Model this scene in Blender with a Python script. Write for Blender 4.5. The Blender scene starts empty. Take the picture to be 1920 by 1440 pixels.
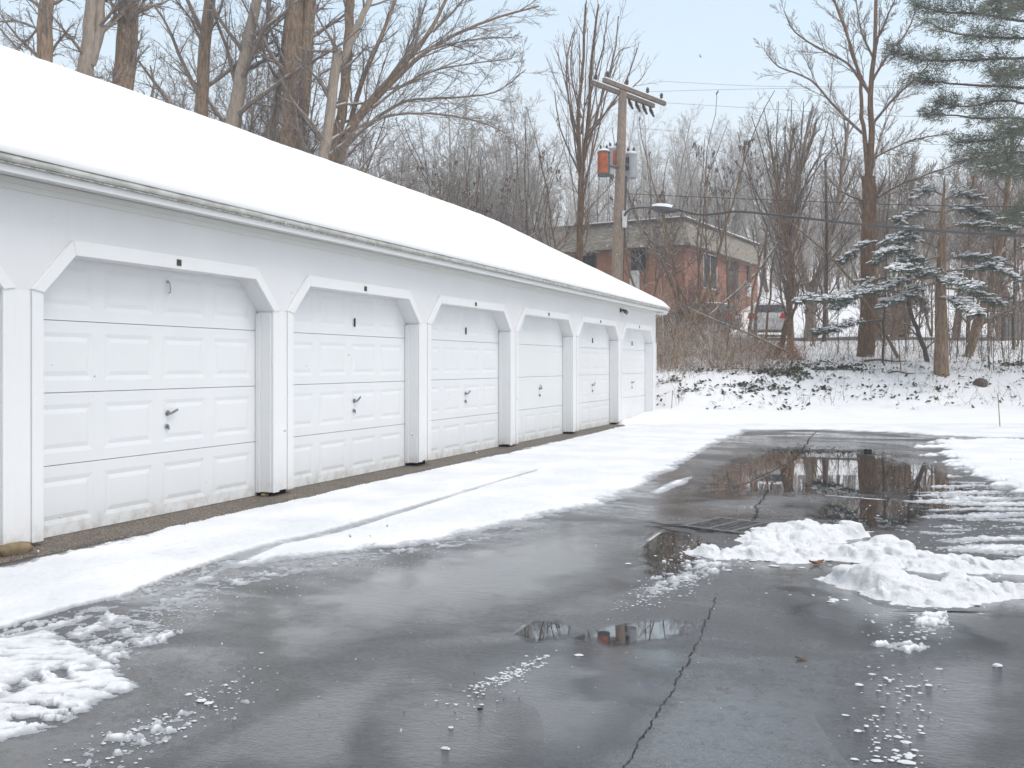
import bpy, math, random
import numpy as np
from mathutils import Vector, Matrix
# ------------------------------------------------------------------ camera, sky, sun, exposure
sc = bpy.context.scene
COL = sc.collection
FPX, CX, HY, CAMH, TH = 1850.0, 960.0, 683.0, 1.28, math.radians(21.8)
cam = bpy.data.cameras.new('camera'); camo = bpy.data.objects.new('camera', cam); COL.objects.link(camo)
cam.sensor_width = 36.0; cam.lens = 36.0 * FPX / 1920.0; cam.shift_y = -(720.0 - HY) / 1920.0
cam.clip_start = 0.05; cam.clip_end = 2000.0
camo.location = (0, 0, CAMH); camo.rotation_euler = (math.radians(90), 0, TH)
sc.camera = camo
sc.render.resolution_x, sc.render.resolution_y = 1024, 768
sc.view_settings.view_transform = 'Standard'; sc.view_settings.look = 'None'
sc.view_settings.exposure = 0.22; sc.view_settings.gamma = 1.0

SUN_EL, SUN_AZ = math.radians(58), math.radians(95)      # azimuth clockwise from +Y
w = bpy.data.worlds.new('World'); sc.world = w; w.use_nodes = True
nt = w.node_tree; nt.nodes.clear()
def wn(t, **k):
    n = nt.nodes.new(t)
    for a, b in k.items(): setattr(n, a, b)
    return n
out = wn('ShaderNodeOutputWorld')
sky = wn('ShaderNodeTexSky', sky_type='NISHITA'); sky.sun_disc = False
sky.sun_elevation = SUN_EL; sky.sun_rotation = SUN_AZ; sky.air_density = 1.0; sky.dust_density = 4.0
bg1 = wn('ShaderNodeBackground'); bg1.inputs[1].default_value = 0.05
nt.links.new(sky.outputs[0], bg1.inputs[0])
tc = wn('ShaderNodeTexCoord'); sep = wn('ShaderNodeSeparateXYZ')
nt.links.new(tc.outputs['Generated'], sep.inputs[0])
ramp = wn('ShaderNodeValToRGB')
cr = ramp.color_ramp
cr.elements[0].position = 0.0; cr.elements[0].color = (0.87, 0.875, 0.88, 1)
cr.elements[1].position = 1.0; cr.elements[1].color = (0.79, 0.79, 0.79, 1)
e = cr.elements.new(0.14); e.color = (0.81, 0.85, 0.875, 1)
e = cr.elements.new(0.34); e.color = (0.54, 0.68, 0.78, 1)
e = cr.elements.new(0.55); e.color = (0.69, 0.73, 0.76, 1)
nt.links.new(sep.outputs['Z'], ramp.inputs[0])
cl = wn('ShaderNodeTexNoise'); cl.inputs['Scale'].default_value = 3.0; cl.inputs['Detail'].default_value = 5
nt.links.new(tc.outputs['Generated'], cl.inputs['Vector'])
cmr = wn('ShaderNodeMapRange'); cmr.inputs[1].default_value = 0.35; cmr.inputs[2].default_value = 0.75
cmr.inputs[3].default_value = 0.0; cmr.inputs[4].default_value = 0.35
nt.links.new(cl.outputs[0], cmr.inputs[0])
mx = wn('ShaderNodeMix', data_type='RGBA'); mx.inputs[7].default_value = (0.72, 0.74, 0.76, 1)
nt.links.new(cmr.outputs[0], mx.inputs[0]); nt.links.new(ramp.outputs[0], mx.inputs[6])
bg2 = wn('ShaderNodeBackground'); bg2.inputs[1].default_value = 1.0
nt.links.new(mx.outputs[2], bg2.inputs[0])
addn = wn('ShaderNodeAddShader')
nt.links.new(bg1.outputs[0], addn.inputs[0]); nt.links.new(bg2.outputs[0], addn.inputs[1])
nt.links.new(addn.outputs[0], out.inputs[0])
sun = bpy.data.lights.new('sun', 'SUN'); sun.energy = 0.9; sun.angle = math.radians(24); sun.color = (1.0, 0.97, 0.93)
suno = bpy.data.objects.new('sun', sun); COL.objects.link(suno)
sd_ = Vector((math.sin(SUN_AZ) * math.cos(SUN_EL), math.cos(SUN_AZ) * math.cos(SUN_EL), math.sin(SUN_EL)))
suno.rotation_euler = sd_.to_track_quat('Z', 'Y').to_euler()

# ------------------------------------------------------------------ helpers
S_, C_ = math.sin(TH), math.cos(TH)
def UV(u, v): return (C_ * u - S_ * v, S_ * u + C_ * v)          # lateral, depth -> world x, y
def toUV(x, y): return (C_ * x + S_ * y, -S_ * x + C_ * y)
def P(px, py, Z):
    x, y = UV((px - CX) / FPX * Z, Z)
    return Vector((x, y, CAMH - (py - HY) / FPX * Z))
def G(px, py, h=0.0):
    Z = (CAMH - h) * FPX / (py - HY)
    return P(px, py, Z)
def Guv(px, py):
    Z = CAMH * FPX / (py - HY); return ((px - CX) / FPX * Z, Z)

def vnoise(x, y, seed=0):
    x = np.asarray(x, float); y = np.asarray(y, float)
    xi = np.floor(x).astype(np.int64); yi = np.floor(y).astype(np.int64)
    fx = x - xi; fy = y - yi
    fx = fx * fx * (3 - 2 * fx); fy = fy * fy * (3 - 2 * fy)
    def h(a, b):
        n = (a * 374761393 + b * 668265263 + seed * 974634777) & 0xFFFFFFFF
        n = ((n ^ (n >> 13)) * 1274126177) & 0xFFFFFFFF
        return ((n ^ (n >> 16)) & 0xFFFF) / 65535.0
    return (h(xi, yi) * (1 - fx) + h(xi + 1, yi) * fx) * (1 - fy) + (h(xi, yi + 1) * (1 - fx) + h(xi + 1, yi + 1) * fx) * fy
def fbm(x, y, o=4, seed=0):
    s = 0; a = 1.0; t = 0
    for i in range(o):
        s = s + a * (vnoise(x * 2 ** i, y * 2 ** i, seed + i * 17) - 0.5) * 2; t += a; a *= 0.5
    return s / t
def sstep(a, b, x):
    t = np.clip((x - a) / (b - a), 0, 1); return t * t * (3 - 2 * t)

# terrain height as a function of depth behind the lot
TV = [-60, 20.2, 21.2, 22.5, 24.5, 27, 31, 36, 42, 50, 54, 60, 70, 90, 120, 170]
TZ = [-.03, -.03, .05, .10, .28, 1.0, 1.5, 2.12, 2.42, 2.8, 3.7, 5.4, 6.6, 8.6, 11.5, 13]
def terr(x, y):
    x = np.asarray(x, float); y = np.asarray(y, float)
    u, v = toUV(x, y)
    vv = v + 0.6 * fbm(u * .12, v * .12, 3, 5) * sstep(23, 30, v) + 0.05 * np.maximum(u - 2, 0) * sstep(20, 24, v) * 0
    z = np.interp(vv, TV, TZ)
    bump = 0.05 * fbm(x * .9, y * .9, 4, 9) + 0.025 * fbm(x * 3.5, y * 3.5, 3, 31)
    z = z + bump * sstep(21.5, 25.5, v)
    # flat yard under and round the garage
    m = sstep(-5.2, -7.0, x) * (1 - sstep(23.8, 27.0 + np.maximum(0, -x - 11) * .9, y)) * (1 - sstep(-18, -45, x))
    z = z * (1 - m) + (-0.03) * m
    return z
def T(x, y): return float(terr(x, y))

def tag(o, label=None, cat=None, group=None, kind=None):
    if label: o['label'] = label
    if cat: o['category'] = cat
    if group: o['group'] = group
    if kind: o['kind'] = kind
    return o
def empty(name, loc, label=None, cat=None, group=None, rz=0.0):
    o = bpy.data.objects.new(name, None); COL.objects.link(o); o.location = loc; o.rotation_euler = (0, 0, rz)
    o.empty_display_size = 0.2
    return tag(o, label, cat, group)
def link(name, me, mat=None, parent=None, loc=None):
    o = bpy.data.objects.new(name, me); COL.objects.link(o)
    if mat is not None:
        for m in (mat if isinstance(mat, (list, tuple)) else [mat]): me.materials.append(m)
    if parent is not None: o.parent = parent
    if loc is not None: o.location = loc
    return o
def np_mesh(name, V, F, smooth=False):
    """V (n,3) float, F (m,k) int: every face with k corners."""
    V = np.asarray(V, np.float32); F = np.asarray(F, np.int32)
    me = bpy.data.meshes.new(name)
    me.vertices.add(len(V)); me.vertices.foreach_set('co', V.ravel())
    k = F.shape[1]
    me.loops.add(F.size); me.loops.foreach_set('vertex_index', F.ravel())
    me.polygons.add(len(F)); me.polygons.foreach_set('loop_start', np.arange(0, F.size, k, dtype=np.int32))
    me.polygons.foreach_set('loop_total', np.full(len(F), k, np.int32))
    if smooth: me.polygons.foreach_set('use_smooth', np.ones(len(F), bool))
    me.update(calc_edges=True); me.validate()
    return me
class MB:
    def __init__(s): s.v = []; s.f = []; s.m = []; s.mi = 0
    def add(s, vs, fs):
        b = len(s.v); s.v += [tuple(v) for v in vs]; s.f += [tuple(i + b for i in f) for f in fs]; s.m += [s.mi] * len(fs)
        return s
    def box(s, a, b):
        x0, y0, z0 = a; x1, y1, z1 = b
        return s.add([(x0, y0, z0), (x1, y0, z0), (x1, y1, z0), (x0, y1, z0), (x0, y0, z1), (x1, y0, z1), (x1, y1, z1), (x0, y1, z1)],
              [(0, 3, 2, 1), (4, 5, 6, 7), (0, 1, 5, 4), (1, 2, 6, 5), (2, 3, 7, 6), (3, 0, 4, 7)])
    def obox(s, c, ax, ay, az):
        c = Vector(c); ax = Vector(ax); ay = Vector(ay); az = Vector(az)
        vs = [c + i * ax + j * ay + k * az for k in (-1, 1) for i, j in ((-1, -1), (1, -1), (1, 1), (-1, 1))]
        return s.add(vs, [(0, 3, 2, 1), (4, 5, 6, 7), (0, 1, 5, 4), (1, 2, 6, 5), (2, 3, 7, 6), (3, 0, 4, 7)])
    def prism(s, poly, d):
        """poly: list of 3-D points (a flat polygon), extruded along vector d."""
        d = Vector(d); n = len(poly); a = [Vector(p) for p in poly]; b = [p + d for p in a]
        fs = [tuple(range(n - 1, -1, -1)), tuple(range(n, 2 * n))] + [(i, (i + 1) % n, n + (i + 1) % n, n + i) for i in range(n)]
        return s.add(a + b, fs)
    def tube(s, pts, rad, k=6, cap=True):
        pts = [Vector(p) for p in pts]; n = len(pts)
        if not hasattr(rad, '__len__'): rad = [rad] * n
        vs = []; nrm = None
        for i in range(n):
            t = (pts[min(i + 1, n - 1)] - pts[max(i - 1, 0)])
            t = t.normalized() if t.length > 1e-9 else Vector((0, 0, 1))
            if nrm is None:
                a = Vector((0, 0, 1)) if abs(t.z) < .9 else Vector((1, 0, 0)); nrm = t.cross(a).normalized()
            nrm = (nrm - t * nrm.dot(t)); nrm = nrm.normalized() if nrm.length > 1e-6 else t.orthogonal().normalized()
            bi = t.cross(nrm)
            for j in range(k):
                an = 2 * math.pi * j / k; vs.append(pts[i] + (nrm * math.cos(an) + bi * math.sin(an)) * rad[i])
        fs = [(i * k + j, i * k + (j + 1) % k, (i + 1) * k + (j + 1) % k, (i + 1) * k + j) for i in range(n - 1) for j in range(k)]
        if cap: fs += [tuple(range(k - 1, -1, -1)), tuple(range((n - 1) * k, n * k))]
        return s.add(vs, fs)
    def lathe(s, c, axis, prof, k=16):
        c = Vector(c); axis = Vector(axis).normalized(); a = axis.orthogonal().normalized(); b = axis.cross(a); vs = []
        for (r, h) in prof:
            for j in range(k):
                an = 2 * math.pi * j / k; vs.append(c + axis * h + (a * math.cos(an) + b * math.sin(an)) * r)
        n = len(prof)
        fs = [(i * k + j, i * k + (j + 1) % k, (i + 1) * k + (j + 1) % k, (i + 1) * k + j) for i in range(n - 1) for j in range(k)]
        fs += [tuple(range(k - 1, -1, -1)), tuple(range((n - 1) * k, n * k))]
        return s.add(vs, fs)
    def build(s, name, mat, parent=None, smooth=False, off=None, bevel=0.0):
        me = bpy.data.meshes.new(name)
        vs = s.v if off is None else [(x - off[0], y - off[1], z - off[2]) for x, y, z in s.v]
        me.from_pydata(vs, [], s.f); me.update()
        if len(set(s.m)) > 1: me.polygons.foreach_set('material_index', s.m)
        if smooth: me.polygons.foreach_set('use_smooth', [True] * len(s.f))
        o = link(name, me, mat, parent)
        if bevel:
            bv = o.modifiers.new('bevel', 'BEVEL'); bv.width = bevel; bv.segments = 2; bv.limit_method = 'ANGLE'
        return o

def catmull(pts, rad, sub=4):
    n = len(pts); op = []; orr = []
    for i in range(n - 1):
        p0, p1, p2, p3 = pts[max(i - 1, 0)], pts[i], pts[i + 1], pts[min(i + 2, n - 1)]
        for s in range(sub):
            t = s / sub
            op.append(0.5 * ((2 * p1) + (p2 - p0) * t + (2 * p0 - 5 * p1 + 4 * p2 - p3) * t * t + (3 * p1 - p0 - 3 * p2 + p3) * t ** 3)); orr.append(rad[i] * (1 - t) + rad[i + 1] * t)
    op.append(pts[-1]); orr.append(rad[-1]); return op, orr

# ------------------------------------------------------------------ materials
class NB:
    """small node-graph helper"""
    def __init__(s, name):
        s.mat = bpy.data.materials.new(name); s.mat.use_nodes = True; s.nt = s.mat.node_tree; s.nt.nodes.clear()
        s.out = s.n('ShaderNodeOutputMaterial'); s.b = s.n('ShaderNodeBsdfPrincipled')
        s.l(s.b.outputs[0], s.out.inputs[0]); s.tc = s.n('ShaderNodeTexCoord'); s.obj = s.tc.outputs['Object']
    def n(s, t, **k):
        x = s.nt.nodes.new(t)
        for a, b in k.items(): setattr(x, a, b)
        return x
    def l(s, a, b): s.nt.links.new(a, b)
    def put(s, v, sock):
        if isinstance(v, (int, float)): sock.default_value = v
        elif isinstance(v, tuple): sock.default_value = v if len(v) == 4 or len(sock.default_value) == 3 else v + (1,)
        else: s.l(v, sock)
    def noise(s, scale, detail=4, rough=.55, vec=None, dist=0):
        x = s.n('ShaderNodeTexNoise'); x.inputs['Scale'].default_value = scale; x.inputs['Detail'].default_value = detail
        x.inputs['Roughness'].default_value = rough; x.inputs['Distortion'].default_value = dist
        s.l(vec or s.obj, x.inputs['Vector']); return x.outputs[0]
    def vscale(s, sc_, rot=0.0):
        x = s.n('ShaderNodeMapping'); x.inputs['Scale'].default_value = sc_; x.inputs['Rotation'].default_value = (0, 0, rot)
        s.l(s.obj, x.inputs['Vector']); return x.outputs[0]
    def rng(s, v, a, b, c=0.0, d=1.0):
        x = s.n('ShaderNodeMapRange', interpolation_type='SMOOTHSTEP'); s.l(v, x.inputs[0])
        for i, q in enumerate((a, b, c, d)): x.inputs[i + 1].default_value = q
        return x.outputs[0]
    def mix(s, f, a, b):
        x = s.n('ShaderNodeMix', data_type='RGBA'); s.put(f, x.inputs[0]); s.put(a, x.inputs[6]); s.put(b, x.inputs[7]); return x.outputs[2]
    def math(s, op, a, b=0.0):
        x = s.n('ShaderNodeMath', operation=op); s.put(a, x.inputs[0]); s.put(b, x.inputs[1]); return x.outputs[0]
    def bump(s, h, strength=.3, dist=.02, prev=None):
        x = s.n('ShaderNodeBump'); s.put(strength, x.inputs['Strength']); x.inputs['Distance'].default_value = dist
        s.l(h, x.inputs['Height'])
        if prev is not None: s.l(prev, x.inputs['Normal'])
        return x.outputs[0]
    def set(s, **k):
        for a, v in k.items(): s.put(v, s.b.inputs[a.replace('_', ' ')])
        return s.mat
def paint(name, c1, c2, scale=3.0, rough=.5, bumps=0.1, metal=0.0, fine=80):
    m = NB(name); f = m.rng(m.noise(scale, 6), .3, .7)
    col = m.mix(f, c1, c2)
    return m.set(Base_Color=col, Roughness=rough, Metallic=metal, Normal=m.bump(m.noise(fine, 3), bumps, .003))

def m_snow():
    m = NB('snow')
    b1 = m.bump(m.noise(9, 6, .6), .35, .03)
    b2 = m.bump(m.noise(90, 4, .65), .35, .006, b1)
    col = m.mix(m.rng(m.noise(1.3, 5), .35, .7), (.86, .875, .90), (.90, .905, .915))
    return m.set(Base_Color=col, Roughness=.75, Normal=b2, Specular_IOR_Level=.2)
M_SNOW = m_snow()
def m_cover():
    m = NB('lot_snow')
    a = m.n('ShaderNodeAttribute'); a.attribute_name = 'thickness'
    b1 = m.bump(m.noise(14, 6, .65), .55, .03)
    b2 = m.bump(m.noise(120, 4, .65), .5, .006, b1)
    white = m.mix(m.rng(m.noise(1.3, 5), .35, .7), (.76, .78, .81), (.90, .905, .915))
    col = m.mix(m.rng(m.math('ADD', a.outputs['Fac'], m.math('MULTIPLY', m.math('SUBTRACT', m.noise(18, 5, .6), .5), .5)), .05, .72), (.36, .375, .40), white)
    return m.set(Base_Color=col, Roughness=.7, Normal=b2, Specular_IOR_Level=.25)
M_COVER = m_cover()
def m_roofsnow():
    m = NB('roof_snow')
    col = m.mix(m.rng(m.noise(.8, 4), .35, .7), (.90, .905, .915), (.92, .92, .925))
    b = m.bump(m.noise(60, 4, .65), .25, .004, m.bump(m.noise(2.2, 4), .15, .03))
    return m.set(Base_Color=col, Roughness=.8, Normal=b, Specular_IOR_Level=.15)
M_ROOFSNOW = m_roofsnow()
def m_pilesnow():
    m = NB('piled_snow')
    b1 = m.bump(m.noise(28, 6, .7), .8, .03)
    b2 = m.bump(m.noise(120, 4, .7), .6, .006, b1)
    dirt = m.rng(m.noise(30, 6, .75), .58, .74)
    col = m.mix(m.math('MULTIPLY', dirt, .5), (.88, .89, .905), (.45, .45, .46))
    return m.set(Base_Color=col, Roughness=.7, Normal=b2, Specular_IOR_Level=.25)
M_PILE = m_pilesnow()
def m_asphalt():
    m = NB('wet_asphalt')
    big = m.noise(.35, 4, .5)
    v = m.vscale((.55, 1.0, 1.0), TH)
    mid = m.noise(1.1, 5, .55, v, .6)
    wet = m.math('MULTIPLY', m.rng(mid, .30, .66), m.rng(m.noise(14, 5, .7), .25, .6, .55, 1.0))                                # film of water
    agg = m.math('ADD', m.math('MULTIPLY', m.noise(150, 3, .7), .6), m.math('MULTIPLY', m.noise(46, 4, .7), .4))
    vor = m.n('ShaderNodeTexVoronoi'); vor.inputs['Scale'].default_value = 120; m.l(m.obj, vor.inputs['Vector'])
    base = m.mix(m.rng(agg, .40, .62), (.03, .031, .033), (.17, .172, .176))
    base = m.mix(m.rng(big, .35, .65), base, m.mix(.5, base, (.06, .062, .066)))
    base = m.mix(m.math('MULTIPLY', wet, .35), base, (.026, .027, .029))
    # scattered grit and fine slush grains
    gr = m.rng(m.noise(95, 2, .5), .69, .74)
    patch = m.rng(m.noise(1.9, 4, .6), .45, .7)
    base = m.mix(m.math('MULTIPLY', m.math('MULTIPLY', gr, patch), .55), base, (.6, .62, .65))
    rough = m.math('ADD', m.rng(wet, 0, 1, .42, .14), m.math('MULTIPLY', agg, .05))
    dry = m.math('SUBTRACT', 1.0, m.math('MULTIPLY', wet, .88))
    b1 = m.bump(agg, m.math('MULTIPLY', dry, .9), .006)
    b2 = m.bump(vor.outputs['Distance'], m.math('MULTIPLY', dry, .45), .005, b1)
    vr = m.vscale((5.0, 22.0, 1.0), TH + .25)
    rip = m.noise(1.0, 3, .5, vr, .4)
    b3 = m.bump(rip, m.math('MULTIPLY', m.rng(m.noise(.6, 3), .42, .62), .10), .012, b2)
    cw = m.rng(wet, .15, .9, .12, 1.0)
    b4 = m.bump(rip, m.math('MULTIPLY', m.rng(m.noise(.6, 3), .42, .62), .06), .012, m.bump(agg, m.math('MULTIPLY', dry, .5), .004))
    m.l(b4, m.b.inputs['Coat Normal'])
    return m.set(Base_Color=base, Roughness=rough, Normal=b3, IOR=1.45, Specular_IOR_Level=.5, Coat_Weight=cw, Coat_Roughness=m.rng(wet, .2, .95, .14, .025), Coat_IOR=1.33)
M_ASPH = m_asphalt()
def m_gravel():
    m = NB('exposed_aggregate')
    vor = m.n('ShaderNodeTexVoronoi'); vor.inputs['Scale'].default_value = 75; m.l(m.obj, vor.inputs['Vector'])
    s = m.n('ShaderNodeSeparateColor'); m.l(vor.outputs['Color'], s.inputs[0])
    col = m.mix(s.outputs[0], (.10, .082, .065), (.36, .29, .22))
    col = m.mix(m.rng(vor.outputs['Distance'], .35, .7), col, (.05, .042, .035))
    col = m.mix(m.rng(m.noise(2.5, 4), .5, .7), col, m.mix(.5, col, (.06, .05, .045)))
    return m.set(Base_Color=col, Roughness=.6, Normal=m.bump(vor.outputs['Distance'], .6, -.008))
M_GRAVEL = m_gravel()
def m_white(name, c1, c2, wood=False, dirty=True):
    m = NB(name)
    f = m.rng(m.noise(1.6, 6, .6), .3, .72)
    col = m.mix(f, c1, c2)
    if dirty:      # splash dirt near the ground
        sp = m.n('ShaderNodeSeparateXYZ'); m.l(m.obj, sp.inputs[0])
        g = m.math('MULTIPLY', m.rng(sp.outputs['Z'], .0, .22, 1.0, .0), m.rng(m.noise(9, 5, .65), .38, .7))
        col = m.mix(m.math('MULTIPLY', g, .6), col, (.42, .38, .31))
    st = m.noise(1.0, 5, .6, m.vscale((30, 30, 1.2)) if wood else m.vscale((12, 12, 12)))
    st2 = m.rng(st, .55, .8)
    col = m.mix(m.math('MULTIPLY', st2, .10), col, (.55, .56, .57))
    return m.set(Base_Color=col, Roughness=.42, Normal=m.bump(st, .12, .003))
M_WALL = m_white('white_siding', (.755, .762, .772), (.785, .79, .795), True)
M_TRIM = m_white('white_trim', (.81, .815, .818), (.84, .842, .843), True)
M_DOOR = m_white('white_door', (.775, .788, .80), (.80, .81, .818))
M_DOOR2 = m_white('pale_green_door', (.768, .79, .792), (.79, .806, .808))
M_SOFFIT = m_white('cream_soffit', (.72, .725, .70), (.75, .75, .73), True)
M_FLASH = paint('drip_edge_metal', (.66, .66, .63), (.46, .46, .42), 7, .45, .1, .3)
M_DARK = paint('dark_void', (.012, .012, .012), (.02, .018, .016), 5, .9)
M_SIGN = paint('dark_plate', (.025, .02, .015), (.06, .045, .03), 40, .5)
M_STEEL = paint('dull_steel', (.22, .22, .23), (.36, .36, .37), 60, .35, .1, .8)
M_ROOF = paint('roof_shingle', (.16, .155, .15), (.22, .21, .2), 6, .85, .4, 0, 30)
M_STONE = paint('tan_stone', (.30, .22, .13), (.17, .13, .08), 14, .85, .5, 0, 40)

def m_bark(name, a, b, sc_=9.0, snow=.5, lo=.55):
    m = NB(name)
    n1 = m.noise(1.0, 6, .65, m.vscale((sc_ * 2.2, sc_ * 2.2, sc_ * .45)))
    col = m.mix(m.rng(n1, .32, .68), a, b)
    g = m.n('ShaderNodeNewGeometry'); sp = m.n('ShaderNodeSeparateXYZ'); m.l(g.outputs['Normal'], sp.inputs[0])
    sn = m.math('MULTIPLY', m.rng(sp.outputs['Z'], lo, lo + .25), m.rng(m.noise(5, 3), .40, .58))
    col = m.mix(m.math('MULTIPLY', sn, snow), col, (.85, .86, .88))
    return m.set(Base_Color=col, Roughness=.88, Normal=m.bump(n1, .6, .02))
M_BARK = m_bark('bark_brown', (.125, .086, .058), (.33, .23, .155))
M_BARKL = m_bark('bark_pale', (.26, .21, .165), (.40, .33, .27), 7)
M_BARKR = m_bark('bark_reddish', (.09, .055, .036), (.235, .145, .09), 9)
M_BARKD = m_bark('bark_dark', (.055, .043, .037), (.14, .11, .09), 9)
M_TWIG = m_bark('twig_grey', (.125, .10, .084), (.26, .21, .175), 9, .65, .25)
M_TWIGR = m_bark('twig_brown', (.115, .08, .06), (.27, .19, .145), 9, .65, .3)
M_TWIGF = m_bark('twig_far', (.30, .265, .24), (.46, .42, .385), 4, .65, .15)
M_BUSH = m_bark('dead_stem', (.24, .145, .08), (.56, .37, .22), 30, .85, .05)
M_BUSHG = m_bark('grey_stem', (.22, .165, .125), (.44, .35, .27), 30, .9, .0)
M_BUSHD = m_bark('dark_stem', (.09, .065, .05), (.24, .18, .14), 30, .4, .3)
M_BUSHR = m_bark('rust_stem', (.22, .10, .05), (.45, .23, .11), 30, .5, .55)
M_SUMAC = paint('sumac_cone', (.06, .025, .02), (.12, .05, .035), 30, .9)
def m_leaf(name, a, b):
    m = NB(name); return m.set(Base_Color=m.mix(m.rng(m.noise(3.0, 3), .35, .65), a, b), Roughness=.6)
M_PINE = m_leaf('pine_needles', (.07, .088, .062), (.17, .19, .135))
M_SPRUCE = m_leaf('spruce_needles', (.06, .078, .06), (.13, .155, .12))
M_IVY = m_leaf('ivy_leaf', (.022, .03, .018), (.06, .07, .035))

# ------------------------------------------------------------------ ground, lot, snow
def axis(parts):
    a = []
    for lo, hi, st in parts: a += list(np.arange(lo, hi, st))
    return np.array(a + [parts[-1][1]])
def grid_mesh(name, X, Y, Z, keep=None, smooth=True):
    ny, nx = X.shape; V = np.stack([X, Y, Z], -1).reshape(-1, 3)
    i = np.arange((ny - 1) * (nx - 1)); r = i // (nx - 1); c = i % (nx - 1); a = r * nx + c
    F = np.stack([a, a + 1, a + nx + 1, a + nx], -1)
    if keep is not None:
        k = keep.ravel(); F = F[k[F].any(1)]
        used = np.zeros(len(V), bool); used[F] = True; mp = np.cumsum(used) - 1; V = V[used]; F = mp[F]
    return np_mesh(name, V, F, smooth)
uu = axis([(-170, -40, 6), (-40, -12, 1.0), (-12, 16, .13), (16, 40, 1.0), (40, 170, 6)])
vv = axis([(-40, 19, 3), (19, 34, .13), (34, 64, .5), (64, 175, 4)])
U, Vv = np.meshgrid(uu, vv); X, Y = C_ * U - S_ * Vv, S_ * U + C_ * Vv
tag(link('ground', grid_mesh('ground', X, Y, terr(X, Y)), M_SNOW), kind='structure')

mb = MB(); a = [UV(-30, -14), UV(18, -14), UV(18, 20.8), UV(-30, 20.8)]
# the lot stops at the garage front
def clip_x(poly, x0):
    o = []
    for i in range(len(poly)):
        p, q = poly[i], poly[(i + 1) % len(poly)]
        if p[0] >= x0: o.append(p)
        if (p[0] >= x0) != (q[0] >= x0):
            t = (x0 - p[0]) / (q[0] - p[0]); o.append((x0, p[1] + t * (q[1] - p[1])))
    return o
poly = clip_x(a, -5.9)
mb.add([(x, y, 0.0) for x, y in poly], [tuple(range(len(poly)))])
lot = tag(mb.build('parking_lot', M_ASPH), kind='structure')

# pebbled concrete apron along the doors, ragged outer edge
mb = MB(); n = 260; vs = []
for i in range(n + 1):
    y = -2 + 27.2 * i / n
    wv = -5.36 + .07 * float(fbm(y * .8, 3.1, 3, 2)) + .03 * float(fbm(y * 5, 1.0, 2, 3)) - .012 * max(0, y - 8)
    vs += [(-5.9, y, .012), (wv - .05, y, .010), (wv, y, .002)]
fs = []
for i in range(n):
    for k in (0, 1): fs.append((3 * i + k, 3 * i + k + 1, 3 * i + k + 4, 3 * i + k + 3))
mb.add(vs, fs); tag(mb.build('pavement', M_GRAVEL, smooth=True), kind='structure')

def sdf(U, Vv, poly):
    """signed distance (inside positive) to a polygon given in photo pixels on the ground"""
    pts = np.array([Guv(*p) for p in poly]); d = np.full(U.shape, 1e9); ins = np.zeros(U.shape, bool)
    for i in range(len(pts)):
        ax, ay = pts[i]; bx, by = pts[(i + 1) % len(pts)]; ex, ey = bx - ax, by - ay
        t = np.clip(((U - ax) * ex + (Vv - ay) * ey) / (ex * ex + ey * ey + 1e-12), 0, 1)
        d = np.minimum(d, (U - ax - t * ex) ** 2 + (Vv - ay - t * ey) ** 2)
        if ay != by:
            c = ((ay > Vv) != (by > Vv)) & (U < (bx - ax) * (Vv - ay) / (by - ay) + ax); ins ^= c
    d = np.sqrt(d); return np.where(ins, d, -d)
BAND = [(-420, 1170), (-200, 1112), (0, 1063), (60, 1049), (130, 1033), (210, 1015), (290, 992), (430, 959), (500, 943), (560, 927), (650, 909),
        (760, 886), (870, 865), (960, 847), (1070, 822), (1160, 800), (1226, 785), (1500, 785), (1400, 806), (1392, 813), (1335, 835), (1290, 865), (1240, 890),
        (1200, 912), (1130, 948), (1080, 955), (1000, 972), (900, 998), (840, 1012), (770, 1022), (700, 1026), (640, 1035),
        (533, 1050), (480, 1058), (433, 1068), (360, 1095), (247, 1130), (187, 1150), (90, 1182), (0, 1203), (-200, 1290), (-420, 1400)]
FAR = [(1150, 798), (1226, 783), (1226, 764), (2700, 764), (2700, 824), (1930, 822), (1850, 821), (1750, 817), (1700, 812), (1530, 806), (1400, 806), (1300, 812)]
TRACK = [(-420, 1330), (-200, 1260), (0, 1178), (100, 1148), (133, 1138), (223, 1118), (320, 1078), (433, 1041), (517, 1016), (567, 1007), (640, 988), (760, 953), (930, 903), (1010, 880),
         (1010, 884), (930, 908), (760, 964), (640, 1002), (567, 1019), (533, 1025), (433, 1066), (360, 1094), (247, 1127), (187, 1145), (90, 1177), (0, 1197), (-200, 1280), (-420, 1350)]
CORNER = [(-300, 1330), (-100, 1240), (0, 1200), (90, 1180), (120, 1195), (175, 1230), (245, 1281), (248, 1288), (215, 1307), (100, 1362), (20, 1386), (-120, 1440), (-300, 1500)]
THIN = [(112, 1190), (200, 1148), (258, 1160), (300, 1168), (325, 1186), (290, 1212), (215, 1262), (180, 1228), (140, 1205)]
RIGHT = [(1752, 826), (1785, 850), (1795, 870), (1850, 897), (1930, 925), (2100, 960), (2700, 1010), (2700, 832), (1930, 827), (1850, 825)]
STRIP = [(1222, 921), (1255, 903), (1298, 893), (1290, 905), (1255, 918), (1230, 926)]
STREAK = [(1690, 935), (1790, 885), (1850, 900), (1930, 925), (2700, 1010), (2700, 1160), (1930, 1130), (1850, 1070), (1720, 985)]
PATA = [(1703, 1165), (1725, 1150), (1770, 1152), (1785, 1165), (1765, 1182), (1725, 1178)]
PATB = [(1640, 1212), (1660, 1204), (1725, 1206), (1740, 1218), (1710, 1228), (1655, 1224)]
SLUSH = [(1165, 1140), (1180, 1110), (1240, 1075), (1300, 1050), (1420, 1045), (1400, 1062), (1330, 1085), (1285, 1110), (1200, 1140)]
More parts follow.
